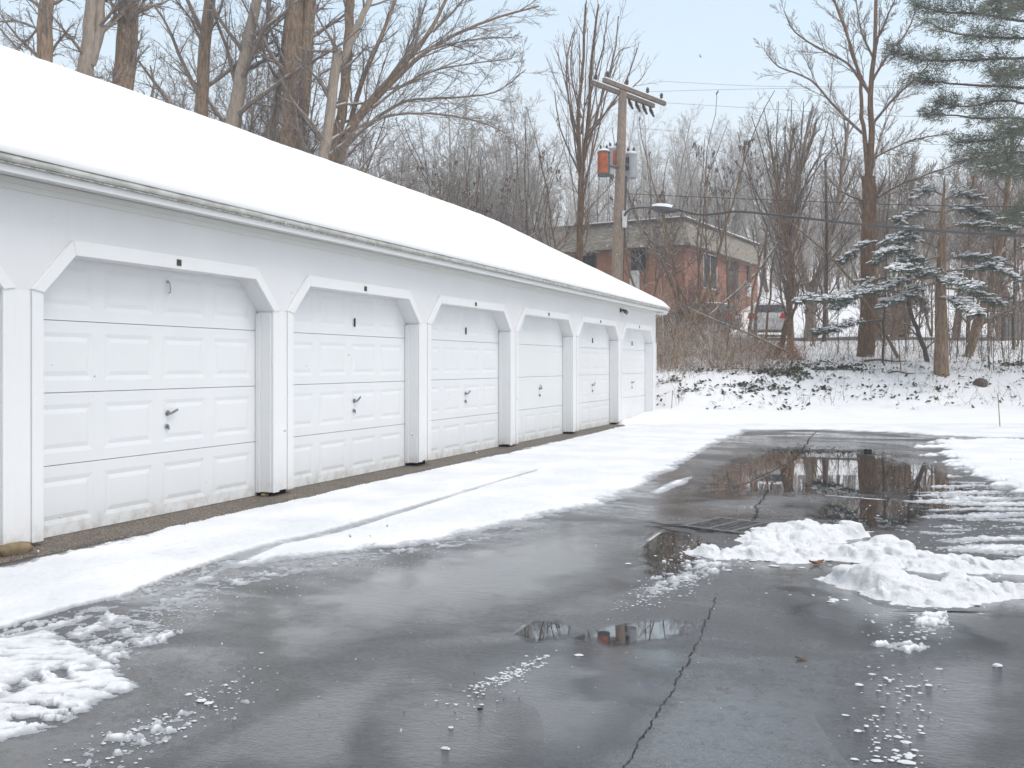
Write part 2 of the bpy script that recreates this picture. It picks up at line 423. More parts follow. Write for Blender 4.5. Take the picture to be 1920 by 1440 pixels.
EDGE = [(0, 1203), (250, 1135), (433, 1075), (640, 1040), (900, 1003), (1010, 975), (1000, 990), (900, 1020), (640, 1062), (433, 1108), (340, 1150), (300, 1200), (200, 1150)]
DRIFT = [(150, 1390), (220, 1350), (380, 1330), (440, 1315), (420, 1345), (330, 1385), (240, 1425), (170, 1440), (120, 1425)]
zz = CAMH * FPX / (np.arange(1470, 762, -1.4) - HY)
tt = np.arange(-.62, .62, .00105)
tt = np.concatenate([np.arange(-1.3, -.62, .006), tt, np.arange(.62, .95, .006)])
Vv = np.repeat(zz[:, None], len(tt), 1); U = Vv * tt[None, :]
X, Y = C_ * U - S_ * Vv, S_ * U + C_ * Vv
n_lo = fbm(X * 2.2, Y * 2.2, 4, 1); n_mid = fbm(X * 9, Y * 9, 4, 2); n_hi = fbm(X * 32, Y * 32, 3, 3)
n_st = fbm(U * 1.6 + 7, Vv * 9, 4, 4); n_st2 = fbm(U * 9, Vv * 30, 3, 6)
rag = .10 * n_lo + .07 * n_mid + .035 * n_hi
def cover(poly, depth, slope=.28, ragk=1.0):
    s = sdf(U, Vv, poly) + rag * ragk
    return np.clip(s * slope, -.03, depth)
def cover_soft(poly, soft, thr, depth, field):
    """broken thin slush: grains show where the field passes a threshold that tightens to the edge"""
    s = sdf(U, Vv, poly); inside = np.clip(s / soft, -1, 1)
    return np.clip((field + .9 * np.minimum(inside, .45) - thr) * depth * 2, -.03, depth)
# the band along the building thins to nothing at the traced right edge
h = cover(BAND, .024, .16)
sd_far = sdf(U, Vv, FAR); h = np.maximum(h, np.clip((sd_far + .10 * n_st + .05 * n_lo) * .2, -.03, .03 + .02 * sstep(.2, 1.5, sd_far)))
tr = sdf(U, Vv, TRACK); fade = np.interp(X * S_ * 0 + U, [-2.4, -1.7], [1.0, 0.0])     # bare towards the viewer, packed white further on
inside_t = sstep(-.02, .05, tr + .03 * n_mid)
h_tr_bare = np.where(n_hi * .7 + n_mid * .5 > .17, .006, -.02)
h_tr_pack = .0055 + .004 * n_mid
h = h * (1 - inside_t) + inside_t * (h_tr_bare * fade + h_tr_pack * (1 - fade))
hc = cover(CORNER, .016, .30, .6) - .05 * np.clip(n_st2 * .9 + .5 * n_mid - .22, 0, 1)
ang = (U * .80 + Vv * .60)
tread = sdf(U, Vv, [(-200, 1330), (0, 1290), (60, 1262), (130, 1246), (180, 1250), (150, 1268), (60, 1290), (0, 1312), (-200, 1360)])
hc = hc - sstep(-.05, .06, tr * 0 + tread) * (.012 + .010 * np.sin(ang * 60 + 2 * n_mid) + .03 * n_hi)
hc = hc - np.clip(n_mid * .5 + .7 * n_hi + .6 * n_st2 - .18, 0, 1) * .16 * sstep(1290, 1340, HY + CAMH * FPX / Vv)
h = np.maximum(h, hc)
h = np.maximum(h, cover_soft(THIN, .14, .25, .012, n_hi * .7 + n_mid * .6))
h = np.maximum(h, cover(STRIP, .02, .2, .5))
h = np.maximum(h, cover(RIGHT, .04, .25) + 0 * U)
hr = np.clip((sdf(U, Vv, RIGHT) + .75 * n_st + .2 * n_mid) * .2, -.03, .04); h = np.maximum(h, hr)
h = np.maximum(h, cover_soft(STREAK, .5, .38, .014, n_st * .95 + n_hi * .35))
h = np.maximum(h, cover_soft(PATA, .10, .25, .02, n_st2 * .5 + n_hi * .9))
h = np.maximum(h, cover_soft(PATB, .08, .25, .02, n_st2 * .5 + n_hi * .9))
h = np.maximum(h, cover_soft(SLUSH, .25, .40, .014, n_hi * .8 + n_mid * .5))
h = np.maximum(h, cover_soft(EDGE, .2, .50, .010, n_hi * .7 + n_st2 * .5))
h = np.maximum(h, cover_soft(DRIFT, .25, .58, .014, n_st2 * .6 + n_hi * .9))
h = h + np.where(h > .004, .006 * n_mid + .003 * n_hi + .006 * n_lo, 0)
h = np.where(h > 0, np.maximum(h, .003), h)
h = np.where(X < -5.37 + .05 * fbm(Y * 1.3, 0 * Y, 3, 8) + .07 * sstep(20, 10, Y), -.03, h)
h = np.where((X < -5.4) & (Y < 23.9), -.03, h)
keep = h > 0.0
h = np.maximum(h, -.012)
h = np.where(Vv > 20.6, np.minimum(h, .05 - (Vv - 20.6) * .2), h)
me = grid_mesh('snow_cover', X, Y, h, keep)
zc = np.empty(len(me.vertices) * 3, np.float32); me.vertices.foreach_get('co', zc)
at = me.attributes.new('thickness', 'FLOAT', 'POINT'); at.data.foreach_set('value', np.clip(zc[2::3] / .03, 0, 1).astype(np.float32))
tag(link('snow_cover', me, M_COVER), 'patchy white snow left along the doors and edges of the wet lot', 'snow', kind='stuff')

n0 = lambda x, y: 1.5 * fbm(x * 5, y * 5, 2, 71)
# ---- plowed piles: real mounds with lumps
def pile(name, base, domes, label, seed, step=.011):
    pts = np.array([Guv(*p) for p in base]); u0, v0 = pts.min(0) - .12; u1, v1 = pts.max(0) + .12
    Up, Vp = np.meshgrid(np.arange(u0, u1, step), np.arange(v0, v1, step))
    s = sdf(Up, Vp, base); x, y = C_ * Up - S_ * Vp, S_ * Up + C_ * Vp
    hh = np.zeros(s.shape)
    for (px, py, H, R, Rv) in domes:
        cu, cv = Guv(px, py); q = np.exp(-(((Up - cu) / R) ** 2 + ((Vp - cv) / Rv) ** 2)); hh = np.maximum(hh, H * q) + .12 * H * q
    wx = Up + .018 * fbm(x * 16, y * 16, 3, seed) + .006 * fbm(x * 60, y * 60, 2, seed + 2); wy = Vp + .018 * fbm(x * 16 + 9, y * 16, 3, seed + 1) + .006 * fbm(x * 60 + 5, y * 60, 2, seed + 4)
    hh = hh * (.62 + .35 * (fbm(x * 3.5, y * 3.5, 3, seed + 5))) + .010; top = hh.copy(); rp = np.random.RandomState(seed)
    ins = np.argwhere(s > -.02); ins = ins[rp.permutation(len(ins))[:int(len(ins) * step * step * 1700)]]
    for (iy, ix) in ins:            # broken clods of snow sitting in the heap
        rc = .011 + .075 * rp.rand() ** 4.0; rc *= .55 + min(1.0, hh[iy, ix] * 7); cu, cv = Up[iy, ix], Vp[iy, ix]; an = rp.rand() * 3.14; ea = rp.uniform(.6, 1.0)
        k = int(rc * 1.5 / step) + 2; sl = (slice(max(0, iy - k), iy + k + 1), slice(max(0, ix - k), ix + k + 1))
        du, dv = wx[sl] - cu, wy[sl] - cv; p_ = (du * math.cos(an) + dv * math.sin(an)) / rc; q_ = (-du * math.sin(an) + dv * math.cos(an)) / (rc * ea)
        dd_ = np.maximum(np.abs(p_), np.abs(q_)) * .45 + np.sqrt(p_ * p_ + q_ * q_) * .55
        top[sl] = np.maximum(top[sl], np.where(dd_ < 1, hh[iy, ix] * .92 + rc * rp.uniform(.45, .9) * np.sqrt(np.clip(1 - dd_ ** 3, 0, 1)) + rc * .2 * (p_ * rp.uniform(-1, 1)), 0))
    hh = top
    edge = sstep(-.03, .10, s + .10 * fbm(x * 7, y * 7, 4, seed + 5) + .03 * fbm(x * 25, y * 25, 2, seed + 9))
    z = hh * .86 * edge + .006 * fbm(x * 40, y * 40, 3, seed + 1) * edge - .008 * (edge < .02)
    # push lumps sideways so that faces overhang a little
    x = x + .03 * fbm(x * 9 + z * 20, y * 9, 3, seed + 11) * edge; y = y + .03 * fbm(x * 9, y * 9 + z * 20, 3, seed + 13) * edge
    cx, cy = UV(*pts.mean(0))
    o = link(name, grid_mesh(name, x - cx, y - cy, z, edge > .02), M_PILE, None, (cx, cy, 0.0))
    return tag(o, label, 'snow pile', 'snow heaps pushed up on the asphalt')
pile('snow_pile', [(1392, 1008), (1420, 992), (1470, 1000), (1530, 1000), (1600, 998), (1640, 996), (1620, 1012), (1550, 1020), (1470, 1018), (1405, 1022)],
     [(1500, 1008, 0.118, .20, .22), (1590, 1004, 0.077, .16, .18), (1425, 1012, 0.053, .13, .18), (1545, 1008, 0.065, .2, .2)],
     'heap of lumpy snow with the highest peak, just behind the drain grate', 11)
pile('snow_pile', [(1288, 1040), (1300, 1030), (1360, 1036), (1420, 1022), (1520, 1022), (1600, 1030), (1700, 1030), (1780, 1052), (1900, 1058), (2020, 1062), (2040, 1080), (1890, 1078), (1760, 1074), (1660, 1064), (1560, 1052), (1480, 1056), (1400, 1050), (1340, 1048)],
     [(1320, 1040, 0.071, .10, .13), (1445, 1040, 0.077, .20, .16), (1530, 1042, 0.059, .2, .16), (1660, 1044, 0.124, .17, .2), (1600, 1044, 0.071, .2, .15), (1800, 1062, 0.065, .25, .14), (1380, 1044, 0.035, .2, .12), (1930, 1068, 0.053, .3, .12)],
     'long low snow ridge between two heaps with a brown leaf at its edge', 23)
pile('snow_pile', [(1536, 1086), (1560, 1080), (1640, 1084), (1740, 1092), (1840, 1098), (1925, 1106), (2040, 1112), (2040, 1128), (1920, 1124), (1850, 1130), (1750, 1142), (1690, 1136), (1620, 1116), (1560, 1096)],
     [(1650, 1102, 0.130, .20, .18), (1580, 1092, 0.059, .14, .12), (1690, 1116, 0.077, .2, .14), (1810, 1114, 0.083, .16, .13), (1750, 1120, 0.059, .2, .12), (1930, 1116, 0.035, .3, .1)],
     'nearest heap of lumpy snow, overhanging a dark wet gap', 37)
# ice and snow crumbs lying loose
rng = random.Random(3)
mb = MB()
def crumb(u, v, r):
    x, y = UV(u, v); vs = []; k = 6
    fl = rng.uniform(.25, .55); st = rng.uniform(.8, 1.7); an0 = rng.random() * 6
    for z, q in ((0, .8), (.5, 1.0), (1.0, .55)):
        for j in range(k):
            an = an0 + 2 * math.pi * j / k; rr = r * q * rng.uniform(.75, 1.2)
            vs.append((x + math.cos(an) * rr * st, y + math.sin(an) * rr, z * r * fl + .001))
    b = [tuple(range(2 * k, 3 * k))] + [(i * k + j, i * k + (j + 1) % k, (i + 1) * k + (j + 1) % k, (i + 1) * k + j) for i in (0, 1) for j in range(k)]
    mb.add(vs, b)
def cloud(n, px, py, sx, sy, r0, r1, slope=0.0):
    for _ in range(n):
        a = px + rng.gauss(0, sx); b = py + rng.gauss(0, sy) + slope * (a - px)
        if b < 790: continue
        u, v = Guv(a, b); crumb(u, v, r0 * .75 * (r1 / r0 * .8) ** (rng.random() ** 2.6))
cloud(120, 955, 1265, 38, 7, .006, .020, -.42); cloud(35, 900, 1300, 50, 16, .004, .012, -.3)
cloud(220, 1245, 1100, 45, 14, .005, .016, -.45); cloud(42, 1690, 1290, 45, 26, .006, .026, .1)
cloud(60, 1660, 1370, 42, 45, .005, .024, -.1); cloud(70, 1720, 1180, 50, 18, .005, .02); cloud(22, 1690, 1425, 28, 12, .006, .034); cloud(40, 1480, 1050, 130, 8, .012, .05); cloud(40, 1720, 1120, 120, 12, .010, .05)
cloud(130, 1800, 1000, 90, 35, .008, .03); cloud(60, 420, 1290, 60, 16, .004, .015, -.3); cloud(120, 280, 1375, 90, 24, .004, .017, -.35)
cloud(150, 300, 1160, 90, 16, .004, .012, -.35); cloud(110, 700, 1060, 160, 16, .004, .011, -.2); cloud(70, 1300, 1040, 30, 14, .006, .02)
cloud(160, 1000, 1200, 420, 110, .002, .006); cloud(130, 1500, 950, 160, 40, .004, .012)
for px, py, r in ((377, 1315, .02), (390, 1320, .016), (835, 1405, .012), (1700, 1094, .03), (845, 1365, .010), (1085, 1230, .016), (1870, 1250, .02)):
    u, v = Guv(px, py); crumb(u, v, r)
tag(mb.build('ice_crumbs', M_PILE, smooth=False), 'loose crumbs of ice and slush scattered on the wet asphalt', 'ice crumbs', kind='stuff')
# dark grit
mb = MB(); cloud(140, 800, 1180, 330, 110, .002, .005); cloud(40, 1500, 1300, 200, 80, .002, .005); cloud(18, 1300, 1010, 200, 30, .004, .008); cloud(1, 900, 1330, 1, 1, .013, .014)
tag(mb.build('grit', M_DARK), 'dark grit and small stones scattered over the wet asphalt', 'grit', kind='stuff')

# cracks and old tar seam, ribbons lying on the lot
def ribbon(name, pts, w0, w1, z, mat, jit, seed, step=.02):
    r = random.Random(seed); q = [Vector(Guv(*p) + (0,)) for p in pts]; L = []; mb = MB()
    for a, b in zip(q[:-1], q[1:]):
        n = max(2, int((b - a).length / step))
        for i in range(n): L.append(a.lerp(b, i / n))
    vs = []; off = 0
    for i, p in enumerate(L):
        d = (L[min(i + 1, len(L) - 1)] - L[max(i - 1, 0)]).normalized(); nn = Vector((-d.y, d.x, 0)); off = off * .8 + r.gauss(0, jit)
        wd = r.uniform(w0, w1)
        for s in (-1, 1):
            x, y = UV(*(p + nn * (off + s * wd))[:2]); vs.append((x, y, z))
    mb.add(vs, [(2 * i, 2 * i + 1, 2 * i + 3, 2 * i + 2) for i in range(len(L) - 1)])
    o = mb.build(name, mat, lot); return o
M_CRACK = paint('open_crack', (.006, .006, .006), (.03, .03, .03), 60, .9)
M_TAR = paint('tar_seam', (.02, .02, .022), (.035, .035, .036), 8, .16, .1)
M_LINE = paint('worn_line', (.62, .63, .64), (.30, .31, .32), 18, .5, .1, 0, 60)
ribbon('crack', [(1340, 1120), (1325, 1165), (1295, 1230), (1255, 1300), (1210, 1370), (1175, 1440), (1150, 1480)], .0005, .004, .003, M_CRACK, .004, 1, .012)
ribbon('crack', [(1405, 985), (1432, 930), (1470, 880), (1500, 850), (1520, 820), (1532, 808)], .003, .012, .003, M_CRACK, .007, 2)
ribbon('crack', [(1210, 978), (1250, 984), (1300, 992), (1335, 992)], .004, .016, .003, M_CRACK, .006, 3)
ribbon('crack', [(1225, 988), (1285, 1000), (1300, 1003)], .003, .01, .003, M_CRACK, .006, 4)
ribbon('tar_seam', [(1210, 985), (1290, 985), (1332, 1000)], .05, .07, .0022, M_TAR, .002, 6)
ribbon('painted_line', [(1548, 929), (1600, 933), (1664, 938)], .015, .045, .003, M_LINE, .004, 7)
ribbon('painted_line', [(1694, 940), (1800, 944), (1930, 949), (2050, 953)], .02, .06, .003, M_LINE, .006, 8)

def m_water(name, rough, lo, hi, amp, scale):
    m = NB(name); a = m.n('ShaderNodeAttribute'); a.attribute_name = 'rim'
    m.set(Base_Color=(.038, .039, .042) if rough > .03 else (.024, .025, .027), Roughness=rough, IOR=1.5, Specular_IOR_Level=.7, Coat_Weight=1.0, Coat_Roughness=rough, Coat_IOR=1.5)
    if rough > .03:
        nn = m.bump(m.noise(1.0, 4, .6, m.vscale((9, 30, 1), TH + .2)), m.rng(m.noise(.7, 3), .45, .68, .015, .20), .012, m.bump(m.noise(90, 4, .75), m.rng(m.noise(1.1, 4), .42, .66, .05, .7), .005)); m.set(Normal=nn); m.l(nn, m.b.inputs['Coat Normal'])
    if name == 'rippled_film':
        nn = m.bump(m.noise(1.0, 5, .7, m.vscale((16, 26, 1), TH - .5), 1.2), .55, .012, m.bump(m.noise(120, 4, .8), .5, .004)); m.l(nn, m.b.inputs['Normal']); m.l(nn, m.b.inputs['Coat Normal'])
    f = m.rng(m.math('ADD', a.outputs['Fac'], m.math('MULTIPLY', m.math('SUBTRACT', m.noise(scale, 6, .65), .5), amp)), lo, hi, 1.0, 0.0)
    f = m.math('MULTIPLY', f, m.rng(m.noise(70, 3, .7), .28, .40, .6 if rough > .03 else .8, 1.0))
    tr = m.n('ShaderNodeBsdfTransparent'); mx = m.n('ShaderNodeMixShader'); m.l(f, mx.inputs[0]); m.l(tr.outputs[0], mx.inputs[1]); m.l(m.b.outputs[0], mx.inputs[2]); m.l(mx.outputs[0], m.out.inputs[0])
    return m.mat
M_WATER = m_water('standing_water', .012, .55, .95, 1.1, 7)
M_RIPPLE = m_water('rippled_film', .07, .3, 1.05, 1.5, 1.6)
M_FILM = m_water('water_film', .06, .35, 1.05, 1.2, 2.2)
def puddle(pts, seed, mat, z):
    q = [Vector(Guv(*p) + (0,)) for p in pts]; q, _ = catmull(q + [q[0]], [0] * (len(q) + 1), 8); q = q[:-1]; c = sum(q, Vector()) / len(q); n = len(q); R = 5; vs = [UV(c.x, c.y) + (z,)]; rim = [0.0]
    for i, p in enumerate(q):
        for j in range(1, R + 1): d = c.lerp(p, j / R); vs.append(UV(d.x, d.y) + (z,)); rim.append(j / R)
    fs = [(0, 1 + i * R, 1 + ((i + 1) % n) * R) for i in range(n)] + [(1 + i * R + j, 2 + i * R + j, 2 + ((i + 1) % n) * R + j, 1 + ((i + 1) % n) * R + j) for i in range(n) for j in range(R - 1)]
    mb = MB(); mb.add(vs, fs); o = mb.build('puddle', mat); o.data.attributes.new('rim', 'FLOAT', 'POINT').data.foreach_set('value', rim); tag(o, kind='structure')
puddle([(1060, 1195), (1130, 1172), (1215, 1160), (1290, 1156), (1330, 1170), (1300, 1190), (1230, 1204), (1170, 1214), (1100, 1212)], 1, M_WATER, .0016)
puddle([(950, 1190), (985, 1165), (1050, 1160), (1090, 1176), (1065, 1200), (1000, 1208)], 2, M_WATER, .0017)
puddle([(1195, 1035), (1208, 992), (1290, 996), (1350, 1020), (1330, 1060), (1260, 1090), (1205, 1085)], 3, M_WATER, .0016)
puddle([(1240, 925), (1340, 862), (1450, 832), (1640, 836), (1740, 872), (1770, 920), (1640, 945), (1520, 940), (1380, 940)], 4, M_WATER, .0016)
puddle([(1490, 970), (1560, 932), (1680, 930), (1760, 960), (1700, 1000), (1580, 995)], 5, M_WATER, .0018)
puddle([(1640, 880), (1720, 860), (1800, 900), (1880, 960), (1800, 990), (1700, 950)], 6, M_WATER, .0019)
puddle([(360, 1170), (520, 1090), (760, 1035), (1000, 985), (1210, 955), (1290, 1010), (1240, 1100), (1020, 1170), (780, 1210), (500, 1280), (330, 1270), (280, 1210)], 7, M_FILM, .0012)
puddle([(640, 1480), (720, 1340), (860, 1220), (1080, 1180), (1320, 1170), (1290, 1290), (1190, 1430), (1080, 1520)], 8, M_FILM, .0013)
puddle([(1180, 960), (1300, 900), (1420, 830), (1560, 812), (1760, 840), (1800, 940), (1500, 990), (1300, 985)], 9, M_FILM, .0011)
puddle([(1380, 1080), (1520, 1075), (1640, 1130), (1800, 1150), (1940, 1150), (1930, 1220), (1700, 1230), (1480, 1180)], 10, M_FILM, .0012)
puddle([(180, 1500), (330, 1400), (520, 1290), (700, 1230), (840, 1225), (800, 1300), (700, 1400), (620, 1510)], 11, M_RIPPLE, .0014)
puddle([(640, 1300), (800, 1240), (980, 1300), (1020, 1420), (940, 1520), (700, 1520)], 12, M_RIPPLE, .0015)
puddle([(1480, 1260), (1700, 1200), (1940, 1220), (1960, 1420), (1800, 1500), (1600, 1440)], 13, M_RIPPLE, .0014)
# drain grate: frame, bars, dark pit
c = [G(1332, 992), G(1362, 977), G(1425, 984), G(1398, 1001)]
c = [Vector((p.x, p.y, .004)) for p in c]
ctr = sum(c, Vector()) / 4
ax = ((c[2] - c[1]) + (c[3] - c[0])).normalized(); ay = Vector((-ax.y, ax.x, 0)); hw, hd = .30, .27
g = empty('drain_grate', (ctr.x, ctr.y, 0), 'dark iron storm drain grate set in the asphalt before the snow heaps', 'drain grate', rz=math.atan2(ax.y, ax.x))
mb = MB(); mb.add([(-hw, -hd, .002), (hw, -hd, .002), (hw, hd, .002), (-hw, hd, .002)], [(0, 1, 2, 3)]); mb.build('pit', M_DARK, g)
mb = MB()
for s in (-1, 1):
    mb.box((-hw - .03, s * hd - .022, .001), (hw + .03, s * hd + .022, .014)); mb.box((s * hw - .022, -hd + .024, .001), (s * hw + .022, hd - .024, .0135))
for xx in (-.1, .1): mb.box((xx - .016, -hd + .024, .003), (xx + .016, hd - .024, .0125))
for i in range(8):
    yy = -hd + .06 + i * (2 * hd - .12) / 7
    for x0, x1 in ((-.276, -.118), (-.082, .082), (.118, .276)): mb.box((x0, yy - .012, .003), (x1, yy + .012, .0118))
M_IRON = paint('cast_iron', (.09, .085, .08), (.2, .195, .19), 25, .4, .3, .3, 50)
mb.build('grate_frame', M_IRON, g)

# brown leaf at the heap's edge, small dark thing on the far asphalt
M_LEAFB = paint('dead_leaf', (.28, .11, .03), (.14, .05, .02), 20, .6)
def curled_leaf(px, py, Lh, label, name='dead_leaf', mat=M_LEAFB):
    p = G(px, py); mb = MB(); vs = []
    for i in range(9):
        t = i / 8 - .5; wd = .30 * Lh * math.cos(t * math.pi) ** .7 * (1 + .25 * math.sin(i * 2.3))
        for j in (-1, 0, 1): vs.append((t * Lh, j * wd, .003 + .10 * Lh * abs(j) + .16 * Lh * (2 * t) ** 2))
    mb.add(vs, [(3 * i + j, 3 * i + j + 1, 3 * i + j + 4, 3 * i + j + 3) for i in range(8) for j in (0, 1)])
    o = mb.build(name, mat, smooth=True); o.location = (p.x, p.y, .0); o.rotation_euler = (0, 0, TH + .2)
    sm = o.modifiers.new('solid', 'SOLIDIFY'); sm.thickness = .0015
    return tag(o, label, 'leaf')
curled_leaf(1531, 1058, .105, 'curled brown leaf against the front of the long snow ridge')
curled_leaf(1502, 1236, .055, 'flat thin brown leaf alone on bare asphalt near the crack', mat=paint('dull_leaf', (.2, .13, .09), (.12, .09, .07), 20, .5))
p = G(1627, 847); mb = MB(); mb.obox((0, 0, .025), (.09, 0, 0), (0, .035, 0), (0, 0, .022)); mb.obox((-.04, .01, .055), (.03, 0, 0), (0, .02, 0), (0, 0, .010)); mb.obox((.05, 0, .052), (.025, 0, 0), (0, .018, 0), (0, 0, .006))
o = mb.build('wood_scrap', M_DARK, bevel=.006); o.scale = (.62, .62, .62); o.location = (p.x, p.y, .002); o.rotation_euler = (0, 0, TH); tag(o, 'small dark scrap lying on the far wet asphalt', 'scrap')

# ------------------------------------------------------------------ garage
XW, XD, XE = -5.66, -5.83, -5.43           # wall front, door plane, eave edge
PITCH, OPENW, PW = 3.05, 2.72, .33
BAY0 = [5.22 + PITCH * k for k in range(-3, 6)]   # left edge (y) of each opening
YEND, YBEG = 23.54, BAY0[0] - PW
XR, ZR, ZE = -10.39, 5.10, 2.615           # ridge
gar = empty('garage_building', (-8.5, 10, 0), 'long white garage with a row of doors under a snow covered roof', 'garage')
GO = (-8.5, 10, 0)
def gb(mb, name, mat, **k): return mb.build(name, mat, gar, off=GO, **k)
ZC, ZO, CH = 1.785, 2.075, .29             # chamfer start, opening top, chamfer run
mb = MB()
ys = []
for b in BAY0: ys.append((b, b + OPENW))
ZT = 2.56
def wq(y0, z0, y1, z1): mb.add([(XW, y0, z0), (XW, y1, z0), (XW, y1, z1), (XW, y0, z1)], [(0, 1, 2, 3)])
wq(YBEG, .07, ys[0][0], ZT)
for i, (a, b) in enumerate(ys):
    wq(a, ZO, b, ZT)
    mb.add([(XW, a, ZC), (XW, a + CH, ZO), (XW, a, ZO)], [(0, 1, 2)]); mb.add([(XW, b, ZC), (XW, b, ZO), (XW, b - CH, ZO)], [(0, 1, 2)])
    nx = ys[i + 1][0] if i + 1 < len(ys) else YEND
    wq(b, .07, nx, ZT)
    prof = [(a, .05), (a, ZC), (a + CH, ZO), (b - CH, ZO), (b, ZC), (b, .05)]
    for p, q in zip(prof[:-1], prof[1:]):
        mb.add([(XW, p[0], p[1]), (XD - .02, p[0], p[1]), (XD - .02, q[0], q[1]), (XW, q[0], q[1])], [(3, 2, 1, 0)])
# end walls with gables, back wall
XB = 2 * XR - XW
for y, fl in ((YEND, 1), (YBEG, -1)):
    v = [(XW, y, 0), (XB, y, 0), (XB, y, ZT), (XR, y, ZR - .16), (XW, y, ZT)]
    mb.add(v, [(0, 1, 2, 3, 4)] if fl > 0 else [(4, 3, 2, 1, 0)])
mb.add([(XB, YBEG, 0), (XB, YBEG, ZT), (XB, YEND, ZT), (XB, YEND, 0)], [(0, 1, 2, 3)])
gb(mb, 'wall', M_WALL)
# near-black boxes paint the shade of the open gap under posts and doors
mb = MB(); mb.box((XD - .6, YBEG + .02, -.02), (XD - .10, YEND - .03, .004))
for i in range(len(ys) + 1):
    a = (ys[i - 1][1] if i else YBEG) ; b = ys[i][0] if i < len(ys) else YEND
    mb.box((XD - .09, a + .03, -.02), (XW - .05, b - .03, .075))
gb(mb, 'gap_shade', M_DARK)
# posts: three boards each
for i in range(len(ys) + 1):
    a = ys[i - 1][1] if i else YBEG; b = ys[i][0] if i < len(ys) else YEND
    mb = MB(); zb = .045 + .012 * ((i * 7) % 3)
    mb.box((XW + .003, a + .098, zb), (XW + .012, b - .098, 1.79))
    mb.box((XW + .002, a - .004, zb - .012), (XW + .022, a + .095, 1.80)); mb.box((XW + .002, b - .095, zb - .008), (XW + .022, b + .004, 1.80))
    # reveal boards
    for y, s in ((a, -1), (b, 1)):
        if i < len(ys) or s < 0:
            y0, y1 = sorted((y + s * .002, y + s * .018)); mb.box((XD + .012, y0, .05), (XW + .001, y1, ZC - .01))
            y0, y1 = sorted((y + s * .019, y + s * .034)); mb.box((XD + .004, y0, .045), (XD + .055, y1, ZC - .02))
    gb(mb, 'post', M_TRIM, bevel=.003)
# trim round each opening head
for a, b in ys:
    mb = MB(); x0 = XW + .024; d = (.022, 0, 0)
    def tp(pl): mb.prism([(XW + .002, y, z) for y, z in pl], (.030, 0, 0))
    tp([(a - .098, 1.802), (a + .001, 1.785), (a + CH - .001, ZO + .001), (a + CH - .028, ZO + .103)][::1])
    tp([(a + CH - .026, ZO + .105), (a + CH + .001, ZO - .001), (b - CH - .001, ZO - .001), (b - CH + .026, ZO + .105)])
    tp([(b - CH + .028, ZO + .103), (b - CH + .001, ZO + .001), (b - .001, 1.785), (b + .098, 1.802)])
    gb(mb, 'door_trim', M_TRIM, bevel=.003)
    ym = (a + b) / 2 + .02
    mb = MB(); mb.box((XW + .033, ym - .026, 2.10), (XW + .038, ym + .026, 2.152)); s = gb(mb, 'bay_plate', M_SIGN)
# door: four sections with raised panels
def door_mesh(plain=False):
    mb = MB(); W = OPENW - .012; secs = [(.012, .535), (.535, 1.07), (1.07, 1.605), (1.605, 2.14)]
    mb.add([(-.03, 0, .01), (-.03, W, .01), (-.03, W, 2.14), (-.03, 0, 2.14)], [(0, 1, 2, 3)])
    def q(y0, z0, y1, z1, x=0.0): mb.add([(x, y0, z0), (x, y1, z0), (x, y1, z1), (x, y0, z1)], [(0, 1, 2, 3)])
    for si, (z0, z1) in enumerate(secs):
        z0 += .0028; z1 -= .0028
        mb.add([(0, 0, z0), (-.03, 0, z0), (-.03, W, z0), (0, W, z0)], [(0, 1, 2, 3)]); mb.add([(0, 0, z1), (-.03, 0, z1), (-.03, W, z1), (0, W, z1)], [(3, 2, 1, 0)])
        mz = .085; pz0, pz1 = z0 + mz, z1 - mz
        dep = .006 if not plain else (.005 if si == 0 else .0012)
        q(0, z0, W, pz0); q(0, pz1, W, z1)
        n = 4; gap = .115; mar = .10; pw = (W - 2 * mar - gap * (n - 1)) / n; y = 0.0
        for k in range(n):
            ya = mar + k * (pw + gap); yb = ya + pw
            q(y, pz0, ya, pz1); y = yb
            rings = [(0, 0.0), (.034, -dep), (.036, -dep), (.070, 0.0)]
            R = [[(x, ya + e, pz0 + e), (x, yb - e, pz0 + e), (x, yb - e, pz1 - e), (x, ya + e, pz1 - e)] for e, x in rings]
            for r0, r1 in zip(R[:-1], R[1:]):
                mb.add(r0 + r1, [(j, (j + 1) % 4, 4 + (j + 1) % 4, 4 + j) for j in range(4)])
            mb.add(R[-1], [(0, 1, 2, 3)])
        q(y, pz0, W, pz1)
    me = bpy.data.meshes.new('garage_door'); me.from_pydata(mb.v, [], mb.f); me.update(); return me
DM = door_mesh(); DM.materials.append(M_DOOR); DM2 = door_mesh(True); DM2.materials.append(M_DOOR2)
hm = MB(); hm.lathe((0, 0, 0), (1, 0, 0), [(.024, 0), (.024, .006), (.010, .009), (.010, .035), (.013, .038)], 12)
hm.obox((.041, .032, .012), (.005, 0, 0), (0, .046, .016), (0, -.003, .009))
hme = hm.build('door_handle', M_STEEL, gar); hme_me = hme.data; bpy.data.objects.remove(hme)
lm = MB(); lm.lathe((0, 0, 0), (1, 0, 0), [(.020, 0), (.020, .006), (.013, .008), (.012, .014)], 10); lm.obox((.018, .004, -.012), (.003, 0, 0), (0, .006, .004), (0, -.004, .018))
lo = lm.build('door_lock', M_STEEL, gar); lme = lo.data; bpy.data.objects.remove(lo)
sm = MB(); sm.box((0, -.009, -.045), (.010, .009, .045)); sm.box((.010, -.005, -.05), (.016, .005, .05)); so = sm.build('lift_slot', M_SIGN, gar); sme = so.data; bpy.data.objects.remove(so)
M_HOOK = paint('pale_metal', (.5, .51, .53), (.3, .31, .33), 40, .4, .1, .6)
